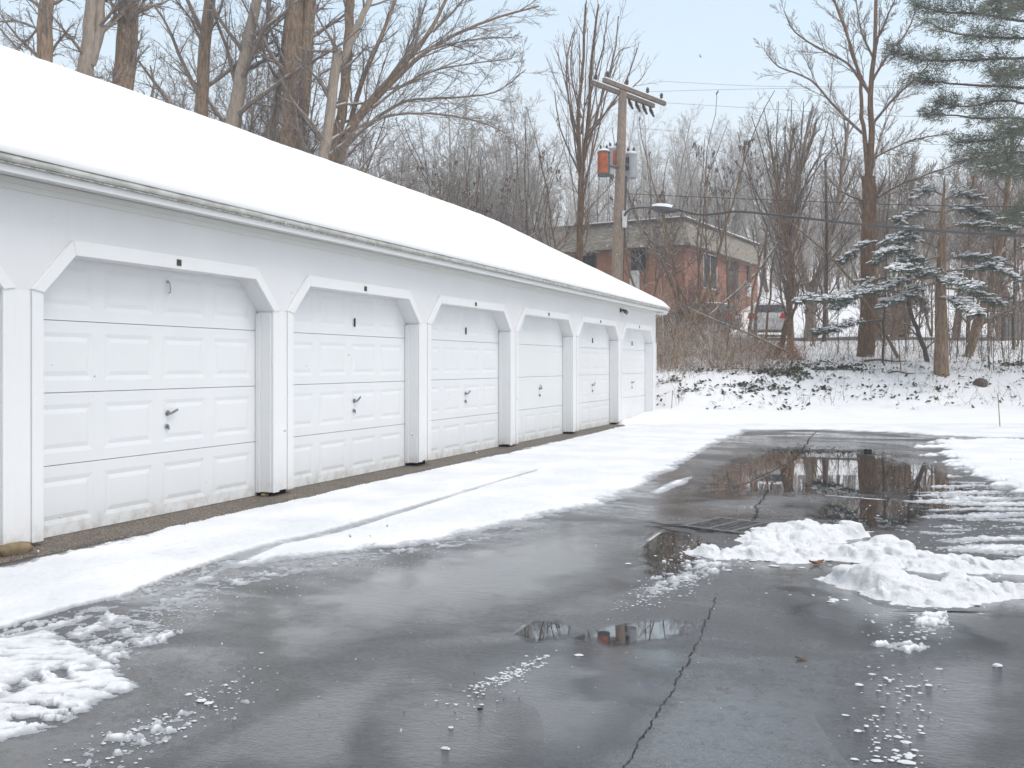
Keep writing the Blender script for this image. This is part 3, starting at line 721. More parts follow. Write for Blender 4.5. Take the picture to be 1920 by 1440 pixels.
for i, (a, b) in enumerate(ys):
    bay = i - 2                                 # 1 = nearest fully visible door
    me = DM2 if bay == 4 else DM
    d = bpy.data.objects.new('garage_door', me); COL.objects.link(d); d.parent = gar
    d.location = (XD - GO[0], a + .006 - GO[1], 0)
    if bay == 4: d['label'] = 'plainer pale green-white door with faint panels'
    yc = OPENW / 2 + .11
    def sub(name, me, z, dy=0.0, rx=0.0, mat=None):
        o = bpy.data.objects.new(name, me); COL.objects.link(o); o.parent = d; o.location = (.001, yc + dy, z); o.rotation_euler = (rx, 0, 0); return o
    sub('door_handle', hme_me, .865, 0, (.0, .2, .1, 2.0, .5, .0)[max(0, bay - 1) % 6]); sub('door_lock', lme, .755, -.01)
    if bay in (2, 3, 5, 6, 0, -1): sub('lift_slot', sme, 1.755)
    if bay == 1:
        hk = MB(); hk.tube([(.0, 0, .05), (.02, .0, .045), (.025, .004, .0), (.02, .012, -.035), (.004, .016, -.045)], .006, 6); hk.lathe((0, 0, .05), (1, 0, 0), [(.014, 0), (.014, .006)], 8)
        o = hk.build('door_hook', M_HOOK, d); o.location = (.002, yc, 1.93)
# soffit, fascia, frieze, drip edge
Y0, Y1 = YBEG - .3, YEND + .36
mb = MB(); mb.box((XW - .02, Y0 + .03, 2.556), (XE - .022, Y1 - .03, 2.568)); gb(mb, 'soffit', M_SOFFIT)
mb = MB(); mb.box((XW + .002, YBEG + .004, 2.47), (XW + .016, YEND - .004, 2.554)); mb.box((XW + .018, YBEG + .004, 2.51), (XW + .032, YEND - .004, 2.553)); gb(mb, 'frieze_board', M_SOFFIT, bevel=.003)
mb = MB(); mb.box((XE - .020, Y0, 2.535), (XE, Y1, 2.612))
sl = (ZR - ZE) / (XE - XR)
for y in (Y1 - .02, Y0):        # rake boards
    mb.prism([(XE - .022, y, 2.535), (XE - .022, y, 2.612), (XR, y, ZR - .004), (2 * XR - XE, y, 2.612), (2 * XR - XE, y, 2.50), (XR, y, ZR - .11)], (0, .02, 0))
mb.box((XW - .02, YEND + .003, 2.50), (XE - .023, Y1 - .022, 2.535))
gb(mb, 'fascia', M_TRIM)
roof = MB()
for s in (1, -1):
    xe = XE + .03 if s > 0 else 2 * XR - XE - .03; ze = ZE - .03 * sl
    p = [(xe, Y0 - .02, ze + .004), (XR, Y0 - .02, ZR), (XR, Y0 - .02, ZR + .022), (xe, Y0 - .02, ze + .026)]
    roof.prism(p if s > 0 else p[::-1], (0, Y1 - Y0 + .04, 0))
ro = gb(roof, 'roof', M_ROOF)
mb = MB(); n = 160
vs = []
for i in range(n + 1):
    y = Y0 - .01 + (Y1 - Y0 + .02) * i / n; wv = .004 * float(fbm(y * 2, .3, 3, 41))
    for x, z in ((XE + .006, 2.655), (XE + .032, 2.640 + wv), (XE + .036 + wv, 2.62), (XE + .030, 2.598 + wv), (XE + .004, 2.594)): vs.append((x, y, z))
mb.add(vs, [(5 * i + j, 5 * i + 5 + j, 5 * i + 6 + j, 5 * i + 1 + j) for i in range(n) for j in range(4)])
o = mb.build('drip_edge', M_FLASH, ro, off=GO, smooth=True)
mb = MB(); mb.box((XE + .002, Y0, 2.583), (XE + .026, Y1, 2.593))
M_GRIME = paint('grimy_edge', (.16, .15, .12), (.6, .59, .56), 22, .8, .2)
mb.build('starter_strip', M_GRIME, ro, off=GO)
# snow blanket on the roof: rounded at eaves and ends
ny, nx = 330, 60
yy = np.linspace(Y0 - .03, Y1 + .05, ny); ss = np.linspace(-1, 1, 2 * nx + 1)
YY, SS = np.meshgrid(yy, ss, indexing='ij')
half = XE + .043 - XR
XX = XR + SS * half; base = ZR + .046 - np.abs(SS) * half * sl
dE = (1 - np.abs(SS)) * half; dY = np.minimum(YY - yy[0], yy[-1] - YY)
th = .10 * np.sqrt(np.clip(dE / .16, 0, 1)) ** 1.0 * np.sqrt(np.clip(dY / .12, 0, 1)) + .012
th = th + .022 * fbm(XX * .6, YY * .6, 4, 51) * np.clip(dE / .3, 0, 1) + .006 * fbm(XX * 6, YY * 6, 3, 52) * np.clip(dE / .2, 0, 1)
crest = np.exp(-(SS * half / .35) ** 2) * .03
ZZ = base + th - crest
XX = XX + np.where(np.abs(SS) > .985, np.sign(SS) * .007 * fbm(YY * 6, 0 * YY, 4, 53), 0)
me = grid_mesh('roof_snow', XX - GO[0], YY - GO[1], ZZ)
me2 = me; 
bmx = link('roof_snow', me, M_ROOFSNOW, ro)
md = bmx.modifiers.new('solid', 'SOLIDIFY'); md.thickness = .01; md.offset = -1
# floodlight under the eave
fx = P(1163, 583, 21.0); yl = 20.36
mb = MB(); mb.lathe((XW, yl, 2.43), (1, 0, 0), [(.05, 0), (.05, .02), (.02, .025), (.02, .07)], 10); mb.lathe((XW + .07, yl, 2.43), (.8, -.3, -.5), [(.02, -.02), (.03, .02), (.045, .06), (.046, .07), (.04, .072)], 12)
fl = gb(mb, 'flood_lamp', M_SIGN)
mb = MB(); mb.lathe((XW + .05, yl + .16, 2.40), (.8, .5, -.4), [(.02, -.02), (.03, .02), (.045, .06), (.046, .07)], 10); mb.tube([(XW + .03, yl, 2.43), (XW + .05, yl + .16, 2.41)], .012, 6); mb.build('lamp_sensor', M_STEEL, fl, off=GO)
# loose stones under the post ends
for k, (px, py, r, lab) in enumerate(((33, 1040, .10, 'flat tan stone wedged under the nearest white post'), (500, 932, .045, 'small tan stone under the post between first and second door'))):
    p = G(px, py); mb = MB(); rr = random.Random(k); K = 12; vs = []
    for z, q in ((0, .85), (.25, 1.05), (.42, .95), (.52, .55)):
        for j in range(K):
            an = 2 * math.pi * j / K; e = r * q * (1 + .18 * math.sin(j * 2.1 + k) + rr.uniform(-.08, .08)); vs.append((math.cos(an) * e * .75, math.sin(an) * e * 1.3, z * r * 1.3))
    mb.add(vs, [tuple(range(3 * K, 4 * K))] + [(i * K + j, i * K + (j + 1) % K, (i + 1) * K + (j + 1) % K, (i + 1) * K + j) for i in range(3) for j in range(K)])
    o = mb.build('stone', M_STONE, smooth=True); o.location = (p.x - .02, p.y, .008); tag(o, lab, 'stone')

# ------------------------------------------------------------------ tree tools
TWMIN = .0075
def tubes_mesh(name, polys, kf, off):
    """polys: list of (points, radii, ...) -> one mesh of tapered tubes; kf(radius) = sides"""
    V = []; F = []; base = 0
    for pts, rad in polys:
        n = len(pts)
        if n < 2: continue
        k = kf(rad[0]); p = np.array(pts, float); r = np.array(rad, float)
        t = np.empty_like(p); t[1:-1] = p[2:] - p[:-2]; t[0] = p[1] - p[0]; t[-1] = p[-1] - p[-2]
        t /= np.linalg.norm(t, axis=1)[:, None] + 1e-9
        d = p[-1] - p[0]; a = np.array((0., 0., 1.)) if abs(d[2]) < .8 * np.linalg.norm(d) + 1e-9 else np.array((1., .3, 0.))
        nr = np.cross(t, a); nr /= np.linalg.norm(nr, axis=1)[:, None] + 1e-9; bi = np.cross(t, nr)
        an = 2 * np.pi * np.arange(k) / k
        ring = p[:, None, :] + r[:, None, None] * (nr[:, None, :] * np.cos(an)[None, :, None] + bi[:, None, :] * np.sin(an)[None, :, None])
        V.append(ring.reshape(-1, 3))
        i = np.arange(n - 1)[:, None] * k; j = np.arange(k)[None, :]; j2 = (j + 1) % k
        F.append(np.stack([base + i + j, base + i + j2, base + i + k + j2, base + i + k + j], -1).reshape(-1, 4)); base += n * k
    V = np.concatenate(V) - np.array(off); return np_mesh(name, V, np.concatenate(F), True)
KB = lambda r: 12 if r > .12 else 8 if r > .05 else 5 if r > .02 else 3
KT = lambda r: 5 if r > .03 else 3
def pxline(pl, Z, w0, w1, Z1=None, jit=.0, r=random):
    """a limb traced through photo points at depth Z (to Z1), widths in photo pixels"""
    n = len(pl); pts = []; rad = []
    for i, (a, b) in enumerate(pl):
        t = i / (n - 1); z = Z + ((Z1 if Z1 is not None else Z) - Z) * t
        pts.append(P(a, b, z)); rad.append((w0 + (w1 - w0) * t) * .5 * z / FPX)
    p, q = catmull(pts, rad)
    return [x + Vector((r.gauss(0, jit), r.gauss(0, jit), r.gauss(0, jit) * .5)) for x in p], q
def shoot(r, p, d, L, rad, seg, wob, up, end=.25):
    pts = [p]; d = d.normalized(); n = max(2, seg); st = L / n
    for i in range(n):
        d = (d + Vector((r.gauss(0, wob), r.gauss(0, wob), r.gauss(0, wob) + up))).normalized(); p = p + d * st; pts.append(p)
    return pts, [rad * (1 - (1 - end) * i / n) for i in range(n + 1)]
def turn(r, d, ang, az):
    a = d.orthogonal().normalized(); b = d.cross(a); return (d * math.cos(ang) + (a * math.cos(az) + b * math.sin(az)) * math.sin(ang)).normalized()
def sprout(r, out, poly, spec, lvl):
    """side shoots along a limb; spec[lvl] = (count, t0, angle, length factor, radius factor, wobble, up, segments)"""
    if lvl >= len(spec): return
    n, t0, ang, lf, rf, wob, up, seg = spec[lvl]
    pts, rad = poly; m = len(pts) - 1; L = sum((pts[i + 1] - pts[i]).length for i in range(m)); az = r.random() * 6.28
    n = int(n * r.uniform(.8, 1.2) + .5)
    for k in range(n):
        t = t0 + (1 - t0) * (k + r.random()) / n; f = min(t * m, m - .001); i = int(f); q = pts[i].lerp(pts[i + 1], f - i)
        rr = rad[i] + (rad[i + 1] - rad[i]) * (f - i); d = (pts[i + 1] - pts[i]).normalized(); az += 2.4 + r.gauss(0, .5)
        dd = turn(r, d, ang * r.uniform(.6, 1.3), az)
        LL = L * lf * (1.15 - .75 * t) * r.uniform(.6, 1.25) if lf > 0 else -lf * r.uniform(.6, 1.3)
        c = shoot(r, q, dd, LL, max(rr * rf, TWMIN), seg, wob, up)
        out.append(c); sprout(r, out, c, spec, lvl + 1)
def make_tree(name, label, trunk, crown, mt, mc, group=None, cat='tree', crown_name='crown'):
    b = trunk[0][0][0]; o = empty(name, (b.x, b.y, b.z), label, cat, group)
    link('trunk', tubes_mesh('trunk', trunk, KB, b), mt, o)
    if crown: link(crown_name, tubes_mesh(crown_name, crown, KT, b), mc, o)
    return o
BIG = [(13, .18, .8, .42, .42, .10, .03, 7), (8, .15, .75, .45, .45, .14, .02, 5), (6, .1, .7, .5, .5, .18, .0, 4), (3, .2, .7, .55, .6, .2, 0, 3)]
LIMB = [(13, .12, .55, .34, .42, .08, .035, 6), (8, .12, .52, .5, .5, .10, .03, 5), (5, .15, .5, .5, .6, .10, .02, 4)]
def ground_from(pl, Z):
    """extend a traced trunk down to the terrain"""
    a = P(pl[0][0], pl[0][1], Z); b = P(pl[1][0], pl[1][1], Z); d = (a - b).normalized()
    for i in range(400):
        if a.z <= T(a.x, a.y) - .05: break
        a = a + Vector((d.x * .3, d.y * .3, -1)) * .06
    return a
def tree_px(name, label, seed, Z, stems, limbs, mt, mc, spec=BIG, lspec=LIMB, group=None, base=True, extra=3.0, jit=.012, spr=True):
    """stems: [(points, w0, w1)], limbs the same; the first stem is rooted in the ground"""
    r = random.Random(seed); trunk = []; crown = []
    for i, (pl, w0, w1) in enumerate(stems):
        p, q = pxline(pl, Z, w0, w1, None, jit, r)
        if base and i == 0:
            g = ground_from(pl, Z); k = max(2, int((p[0] - g).length / .5)); pre = [g.lerp(p[0], j / k) for j in range(k)]
            p = pre + p; q = [q[0] * (1.35 - .33 * j / k) for j in range(k)] + q
        if pl[-1][1] <= 0 and extra:                              # carries on above the picture
            d = (p[-1] - p[-4]).normalized(); c = shoot(r, p[-1], d, extra * r.uniform(.8, 1.4), q[-1], 8, .05, .02, .15); p = p + c[0][1:]; q = q + c[1][1:]
        trunk.append((p, q))
        if spr: sprout(r, crown, (p[len(p) // 4:], q[len(p) // 4:]), spec, 0)
    for (pl, w0, w1) in limbs:
        z1 = Z + r.uniform(-2.0, 2.0)
        l = pxline(pl, Z, w0, w1, z1, jit * .6, r); (trunk if w0 > 9 else crown).append(l); sprout(r, crown, l, lspec, 0)
    return make_tree(name, label, trunk, crown, mt, mc, group)

# ------------------------------------------------------------------ big bare trees behind the garage
S3 = BIG[:3]
SLIM = [(14, .12, .8, .24, .30, .12, .05, 6), (8, .12, .7, .5, .5, .15, .03, 4), (7, .1, .6, .5, .6, .13, 0.01, 3)]
tree_px('bare_tree', 'thick brown trunk farthest left above the white roof', 101, 25, [([(85, 128), (83, 60), (87, 0), (90, -120)], 29, 24)],
        [([(84, 60), (30, 40), (-40, 44)], 6, 3), ([(75, 50), (40, 85), (20, 100)], 5, 2)], M_BARK, M_TWIG, SLIM)
tree_px('bare_tree', 'brown trunk with a pale forked limb, second from the left', 102, 26, [([(158, 150), (166, 90), (173, 0), (176, -100)], 30, 22), ([(170, 120), (186, 60), (190, 0), (196, -60)], 20, 12)],
        [([(184, 66), (215, 36), (250, -5), (280, -60)], 11, 7)], M_BARKL, M_TWIG, SLIM)
tree_px('bare_tree', 'broad brown trunk, third from the left behind the roof', 103, 26.5, [([(229, 180), (236, 100), (241, 0), (244, -120)], 40, 34)],
        [([(238, 60), (270, 0), (290, -40)], 7, 3), ([(225, 160), (190, 145)], 4, 1)], M_BARK, M_TWIG, SLIM)
tree_px('bare_tree', 'straight slimmer brown trunk between the broad one and the forked leaning one', 104, 31, [([(377, 225), (381, 130), (393, 0), (398, -80)], 25, 18)],
        [([(384, 100), (360, 40), (330, 0)], 6, 3), ([(386, 70), (410, 30), (420, -10)], 6, 3)], M_BARK, M_TWIG, BIG)
tree_px('bare_tree', 'leaning brown trunk whose side limb bends sharply upward', 105, 31, [([(434, 248), (449, 160), (462, 90), (482, 0), (488, -60)], 28, 15)],
        [([(452, 130), (478, 100), (497, 78), (505, 0)], 13, 8)], M_BARKL, M_TWIG, S3)
tree_px('bare_tree', 'thin pale trunk just left of the large double trunk', 106, 32, [([(506, 268), (520, 190), (530, 110), (543, 0), (548, -60)], 15, 9)], [], M_BARKL, M_TWIG, S3)
tree_px('bare_tree', 'largest double trunk, two brown stems joined above the roof line', 107, 31, [([(545, 288), (551, 150), (553, 0), (554, -140)], 42, 34), ([(560, 270), (573, 150), (582, 0), (590, -120)], 26, 20)],
        [([(540, 230), (525, 190), (519, 140)], 6, 3), ([(536, 120), (510, 60), (500, -5)], 6, 3)], M_BARK, M_TWIG, SLIM)
tree_px('bare_tree', 'pale trunk with a broken top and snow in its fork', 108, 30, [([(606, 305), (618, 215), (632, 110), (636, 96)], 21, 17), ([(630, 130), (655, 85), (672, 45), (693, 0), (705, -50)], 16, 9)], [], M_BARKL, M_TWIG, S3)
tree_px('bare_tree', 'dark brown upright trunk beside the broken pale one', 109, 31, [([(620, 310), (640, 215), (651, 110), (656, 0), (660, -90)], 20, 17)], [], M_BARK, M_TWIG, SLIM)
tree_px('bare_tree', 'wide spreading tree with long limbs sweeping right over the roof', 110, 31, [([(630, 315), (648, 262), (668, 215)], 20, 15)],
        [([(664, 225), (712, 168), (775, 100), (812, 48), (845, -20)], 12, 6), ([(655, 245), (720, 170), (795, 100), (860, 62), (935, 32), (1010, 12)], 11, 3),
         ([(640, 285), (690, 235), (760, 190), (850, 183), (930, 172), (985, 130)], 8, 2), ([(648, 262), (680, 150), (712, 75), (745, -10)], 11, 6),
         ([(812, 60), (860, 10), (880, -20)], 6, 3), ([(655, 245), (740, 215), (830, 215), (905, 230), (950, 250)], 7, 2), ([(715, 165), (770, 85), (800, 0)], 6, 3),
         ([(700, 200), (790, 140), (880, 120), (960, 110)], 6, 2), ([(800, 95), (880, 75), (960, 70)], 5, 2)], M_BARK, M_TWIG, spr=False)
def copy_tree(o, loc, rz, sc_):
    c = o.copy(); COL.objects.link(c); c.location = loc; c.rotation_euler = (0, 0, rz); c.scale = (sc_, sc_, sc_)
    for ch in o.children:
        d = ch.copy(); COL.objects.link(d); d.parent = c
    return c
def scatter(protos, n, place, r, s0=.85, s1=1.15):
    for o in protos:
        px, Z = place(); q = P(px, 700, Z); o.location = (q.x, q.y, T(q.x, q.y) - .08)
    for i in range(n - len(protos)):
        px, Z = place(); q = P(px, 700, Z); o = protos[i % len(protos)]; copy_tree(o, (q.x, q.y, T(q.x, q.y) - .08), r.random() * 6.28, r.uniform(s0, s1))
# thinner trees filling the left behind the roof
rng = random.Random(77)
def simple_tree(name, label, group, px, Z, H, rad, seed, mt, mc, spec, lean=.03, stems=1, fork=.3, up=.02):
    r = random.Random(seed); q = P(px, 700, Z); b = Vector((q.x, q.y, T(q.x, q.y) - .08)); trunk = []; crown = []
    for s in range(stems):
        d = Vector((r.gauss(0, lean) + (0 if stems == 1 else r.uniform(-fork, fork)), r.gauss(0, lean) + (0 if stems == 1 else r.uniform(-fork, fork)), 1))
        t = shoot(r, b + Vector((r.uniform(-.1, .1), r.uniform(-.1, .1), 0)) * (stems > 1), d, H * r.uniform(.85, 1.1), rad * r.uniform(.8, 1.1), 12, .045, up, .12)
        trunk.append(t); sprout(r, crown, (t[0][2:], t[1][2:]), spec, 0)
    return make_tree(name, label, trunk, crown, mt, mc, group)
MEDH = [(16, .32, .65, .36, .45, .12, .05, 6), (9, .1, .6, .48, .5, .13, .03, 4), (7, .1, .6, .5, .6, .13, .02, 3)]
MED = [(20, .05, .7, .36, .45, .12, .05, 6), (9, .1, .65, .48, .5, .15, .03, 4), (7, .1, .65, .5, .6, .18, .01, 3)]
pr = [simple_tree('bare_tree', 'one of the slender grey bare trees crowding behind the thick trunks', 'slender grey trees behind the garage', 300, 38, 10 + i * .35, .07 + .008 * i, 300 + i, M_BARKL if i % 3 == 0 else M_BARK, M_TWIG, MED, .06) for i in range(7)]
scatter(pr, 56, lambda: (rng.uniform(-150, 660), rng.uniform(32, 47)), rng)
pr = [simple_tree('bare_tree', 'one of the low thin bare trees beyond the middle of the roof', 'low thin trees beyond the roof', 800, 40, 5 + i * .3, .045, 330 + i, M_BARK, M_TWIG, MED, .12, 1 + i % 2, .25) for i in range(5)]
scatter(pr, 26, lambda: (rng.uniform(640, 970), rng.uniform(36, 46)), rng)

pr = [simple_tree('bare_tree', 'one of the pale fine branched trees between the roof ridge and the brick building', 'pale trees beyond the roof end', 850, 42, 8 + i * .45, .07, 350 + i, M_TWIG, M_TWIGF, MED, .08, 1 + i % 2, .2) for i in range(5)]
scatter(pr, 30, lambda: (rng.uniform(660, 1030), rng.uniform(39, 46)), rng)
# ------------------------------------------------------------------ middle and right
SUM = [(8, .15, .6, .48, .65, .15, .07, 7), (6, .2, .62, .5, .7, .16, .06, 5), (3, .3, .6, .5, .75, .16, .08, 4)]
def sumac(px, Z, top, seed, label, nst=6, spread=.4, group='sumac thickets along the bank'):
    r = random.Random(seed); q = P(px, 700, Z); b = Vector((q.x, q.y, T(q.x, q.y) - .05)); H = (HY - top) / FPX * Z + CAMH - b.z; trunk = []; crown = []; cones = MB()
    for s in range(nst):
        d = Vector((r.uniform(-spread, spread), r.uniform(-spread, spread), 1)); bb = b + Vector((r.uniform(-.9, .9), r.uniform(-.6, .6), 0)); bb.z = T(bb.x, bb.y) - .05
        t = shoot(r, bb, d, H * r.uniform(.55, .72), r.uniform(.04, .058), 9, .12, .05, .45); trunk.append(t)
        n0 = len(crown); sprout(r, crown, (t[0][3:], t[1][3:]), SUM, 0)
        top_ = shoot(r, t[0][-1], t[0][-1] - t[0][-2], H * .25, t[1][-1], 4, .1, .06, .5); crown.append(top_)
        for c in crown[n0:]:
            e = c[0][-1]
            if e.z > b.z + H * .62 and r.random() < .4: crown.append(([e + Vector((r.gauss(0, .02), r.gauss(0, .02), hh)) for hh in (0, .05, .10, .15, .19)], [.010, .028, .032, .02, .004]))
    o = make_tree('sumac_tree', label, trunk, crown, M_BARK, M_TWIG, group)
    return o
TWMIN = .011
sumac(885, 37, 265, 501, 'low sumac thicket leftmost behind the roof slope', 5)
sumac(945, 36, 235, 502, 'sumac thicket left of centre with cones above the roof', 6)
sumac(1005, 36, 150, 503, 'taller sumac clump left of the slender upswept tree', 4, .22)
sumac(1045, 38, 165, 504, 'sumac clump pressed against the slender upswept tree', 3, .22)
sumac(1235, 35, 215, 505, 'sumac clump right behind the utility pole', 3, .3)
sumac(1330, 33, 140, 506, 'tall sumac with dark seed cones right of the utility pole', 6, .24)
sumac(1390, 35, 170, 507, 'sumac with cones left of the rounded grey tree', 4, .25)
sumac(1290, 34, 250, 508, 'short crooked sumac in front of the brick building corner', 2, .35)
TWMIN = .0075
UPW = [(9, .1, .45, .45, .5, .05, .10, 6), (6, .15, .5, .45, .5, .08, .08, 4), (4, .2, .5, .45, .6, .1, .05, 3)]
tree_px('bare_tree', 'slender upswept tree just left of the utility pole', 511, 34, [([(1086, 478), (1088, 400), (1090, 330)], 13, 10), ([(1089, 335), (1084, 220), (1092, 130), (1096, 40), (1098, 5)], 8, 3), ([(1090, 330), (1103, 220), (1108, 130), (1118, 40), (1122, 8)], 8, 3)],
        [([(1096, 300), (1120, 210), (1150, 110), (1160, 30)], 5, 2), ([(1100, 260), (1140, 205), (1175, 150), (1195, 90)], 5, 2), ([(1087, 290), (1068, 200), (1062, 120), (1075, 60)], 5, 2),
         ([(1100, 250), (1155, 190), (1200, 150), (1215, 125)], 4, 1.5), ([(1090, 220), (1070, 130), (1078, 50)], 4, 1.5), ([(1106, 180), (1130, 90), (1140, 20)], 4, 1.5), ([(1088, 330), (1050, 240), (1040, 170)], 4, 1.5)] + [([(1089 + k * .25, 400 - ((k * 37) % 180)), (1090 + k * 1.5, 320 - ((k * 37) % 180) * .8), (1094 + k * 3.6, 170 - ((k * 37) % 120) * .5), (1097 + k * 5.2, 40 + abs(k) * 3.0 + (k % 4) * 9)], 4.0, 1.2) for k in range(-11, 19, 3)],
        M_BARKR, M_TWIGR, [(5, .3, .4, .3, .5, .05, .1, 5), (4, .2, .5, .45, .6, .08, .06, 3)], UPW[1:], extra=.3)
VASE = [(12, .08, .5, .5, .55, .09, .06, 6), (7, .12, .6, .5, .55, .12, .05, 5), (6, .1, .6, .5, .6, .15, .03, 3), (3, .2, .6, .5, .7, .15, .02, 2)]
tree_px('bare_tree', 'rounded many branched grey tree right of the sumac', 512, 33, [([(1482, 640), (1478, 520), (1472, 410)], 13, 11), ([(1472, 415), (1455, 330), (1440, 250)], 8, 4), ([(1472, 410), (1478, 320), (1490, 240)], 8, 4), ([(1473, 400), (1510, 300), (1530, 230)], 7, 4)],
        [([(1475, 430), (1420, 510), (1365, 560), (1330, 590)], 6, 3), ([(1478, 470), (1500, 520), (1510, 570)], 5, 3)] + [([(1474, 560 - ((k * 53) % 150)), (1473 + dx * .22, 470 - ((k * 53) % 110)), (1473 + dx * .62 + (k % 3) * 8 - 8, 370 - ((k * 53) % 90)), (1473 + dx * 1.15, ty + 12)], 5.5, 1.5) for k, (dx, ty) in enumerate(((-78, 235), (-55, 205), (-35, 190), (-12, 178), (10, 175), (30, 178), (50, 190), (72, 205), (95, 245), (-90, 280), (108, 290)))], M_BARK, M_TWIG, VASE[:2], [(9, .2, .6, .38, .45, .1, .04, 6), (6, .15, .55, .5, .55, .12, .03, 4), (3, .2, .5, .5, .6, .1, .02, 3)])
tree_px('bare_tree', 'grey tree with a trunk split in a wide low fork left of the tall tree', 513, 37, [([(1520, 600), (1520, 560)], 20, 18), ([(1520, 560), (1500, 480), (1492, 420), (1500, 320), (1520, 210)], 13, 5), ([(1522, 558), (1545, 480), (1562, 430), (1580, 320), (1590, 230)], 13, 5)],
        [([(1515, 540), (1545, 500), (1600, 440)], 8, 3)], M_BARKL, M_TWIG, VASE[:3], LIMB)
tree_px('bare_tree', 'tallest bare tree on the right with a thick reddish trunk', 514, 31, [([(1623, 668), (1628, 560), (1630, 400), (1629, 330)], 33, 25), ([(1627, 335), (1623, 270), (1617, 220), (1612, 150), (1590, 70), (1560, -5)], 10, 4), ([(1630, 335), (1634, 260), (1632, 180), (1640, 90), (1642, -10)], 14, 6)],
        [([(1617, 250), (1570, 205), (1520, 150), (1460, 125), (1435, 95)], 6, 2), ([(1630, 175), (1590, 120), (1545, 95), (1490, 60), (1470, 20)], 6, 2), ([(1637, 150), (1660, 110), (1700, 60), (1720, 10)], 6, 2),
         ([(1634, 235), (1680, 180), (1720, 145), (1750, 110)], 6, 2), ([(1632, 180), (1600, 110), (1585, 50), (1565, 0)], 6, 3), ([(1640, 85), (1660, 40), (1680, -5)], 5, 2), ([(1638, 110), (1615, 60), (1605, 0)], 5, 2),
         ([(1630, 300), (1670, 280), (1720, 260), (1790, 250)], 5, 2), ([(1628, 380), (1580, 360), (1550, 330)], 5, 2), ([(1633, 380), (1680, 350), (1730, 330), (1800, 305)], 6, 2), ([(1632, 330), (1660, 230), (1695, 160)], 6, 2)],
        M_BARKR, M_TWIGR, [(7, .3, .6, .28, .35, .08, .05, 5), (6, .2, .5, .5, .5, .1, .03, 4), (4, .2, .5, .5, .6, .1, .02, 3)], LIMB)
tree_px('bare_tree', 'leaning brown trunk to the right of the snowy spruce', 515, 31, [([(1815, 668), (1835, 610), (1862, 520), (1880, 430), (1892, 330), (1900, 250)], 17, 7)], [], M_BARK, M_TWIGR, MED)
tree_px('bare_tree', 'thin dark red leaning stem left of the snowy spruce', 516, 29.5, [([(1742, 692), (1728, 640), (1710, 590), (1703, 540), (1700, 420)], 10, 5)], [], M_BARKD, M_TWIGR, MED)
tree_px('bare_tree', 'long grey dead stem leaning down to the left from the bank', 517, 30.5, [([(1690, 682), (1650, 610), (1600, 530), (1545, 470), (1480, 415)], 7, 3)], [], M_BARK, M_TWIG, [(4, .3, .6, .15, .5, .1, 0, 4)])
tree_px('bare_tree', 'crooked reddish sapling in front of the white car', 518, 31, [([(1462, 668), (1475, 600), (1487, 540), (1483, 480), (1470, 430), (1455, 360)], 10, 5)], [([(1484, 500), (1510, 440), (1520, 380)], 4, 2)], M_BARKR, M_TWIGR, MED)
tree_px('bare_tree', 'upright post-like thin trunk before the white hillside', 519, 36, [([(1545, 640), (1548, 555), (1550, 470), (1548, 300)], 8, 5)], [], M_BARKD, M_TWIG, MED)
tree_px('bare_tree', 'thin reddish trunk standing between spruce and leaning trunk', 520, 35, [([(1815, 640), (1816, 560), (1818, 440), (1826, 330)], 8, 5)], [], M_BARKR, M_TWIGR, MED)
tree_px('bare_tree', 'dark trunk before the grey house on the right edge', 521, 36, [([(1880, 630), (1881, 520), (1884, 400), (1890, 300)], 9, 6)], [], M_BARKD, M_TWIGR, MED)
rng = random.Random(81)
pr = [simple_tree('bare_tree', 'one of the thin brown bare trees filling the right bank', 'thin brown trees on the right bank', 1600, 40, 5.6 + i * .35, .05 + .004 * i, 600 + i, M_BARK, M_TWIG, MEDH, .1, 1 + i % 2, .22) for i in range(6)]
scatter(pr, 24, lambda: (rng.uniform(1540, 2000), rng.uniform(36.5, 46)), rng)
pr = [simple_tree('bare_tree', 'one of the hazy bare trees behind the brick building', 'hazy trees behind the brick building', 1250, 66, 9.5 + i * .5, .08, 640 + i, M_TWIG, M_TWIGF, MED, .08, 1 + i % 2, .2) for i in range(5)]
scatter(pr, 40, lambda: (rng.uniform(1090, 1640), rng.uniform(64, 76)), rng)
SHR = [(9, .1, .6, .5, .6, .14, .05, 5), (6, .15, .6, .5, .6, .16, .03, 4), (3, .2, .6, .5, .7, .16, .02, 3)]
pr = [simple_tree('bare_shrub', 'one of the tangled bare shrubs along the top of the bank', 'tangled bare shrubs on the bank', 1600, 35, 2.2 + .25 * i, .02, 660 + i, M_BARKR if i % 2 else M_BARK, M_TWIGR, SHR, .2, 5, .5) for i in range(5)]
scatter(pr, 9, lambda: (rng.uniform(1500, 1990) if rng.random() < .8 else rng.uniform(1240, 1350), rng.uniform(32.5, 36)), rng, .6, 1.2)
pr = [simple_tree('sapling', 'one of the thin bare saplings sprouting from the snowy bank', 'saplings on the snowy bank', 1700, 30, 1.7 + .35 * i, .014, 700 + i, M_BARKD if i % 2 else M_BARKR, M_TWIGR, [(9, .15, .6, .4, .7, .12, .05, 5), (4, .2, .6, .5, .7, .12, .02, 3)], .2) for i in range(6)]
scatter(pr, 54, lambda: (rng.uniform(1560, 1990) if rng.random() < .65 else rng.uniform(1240, 1570), rng.uniform(27.5, 33)), rng, .6, 1.3)

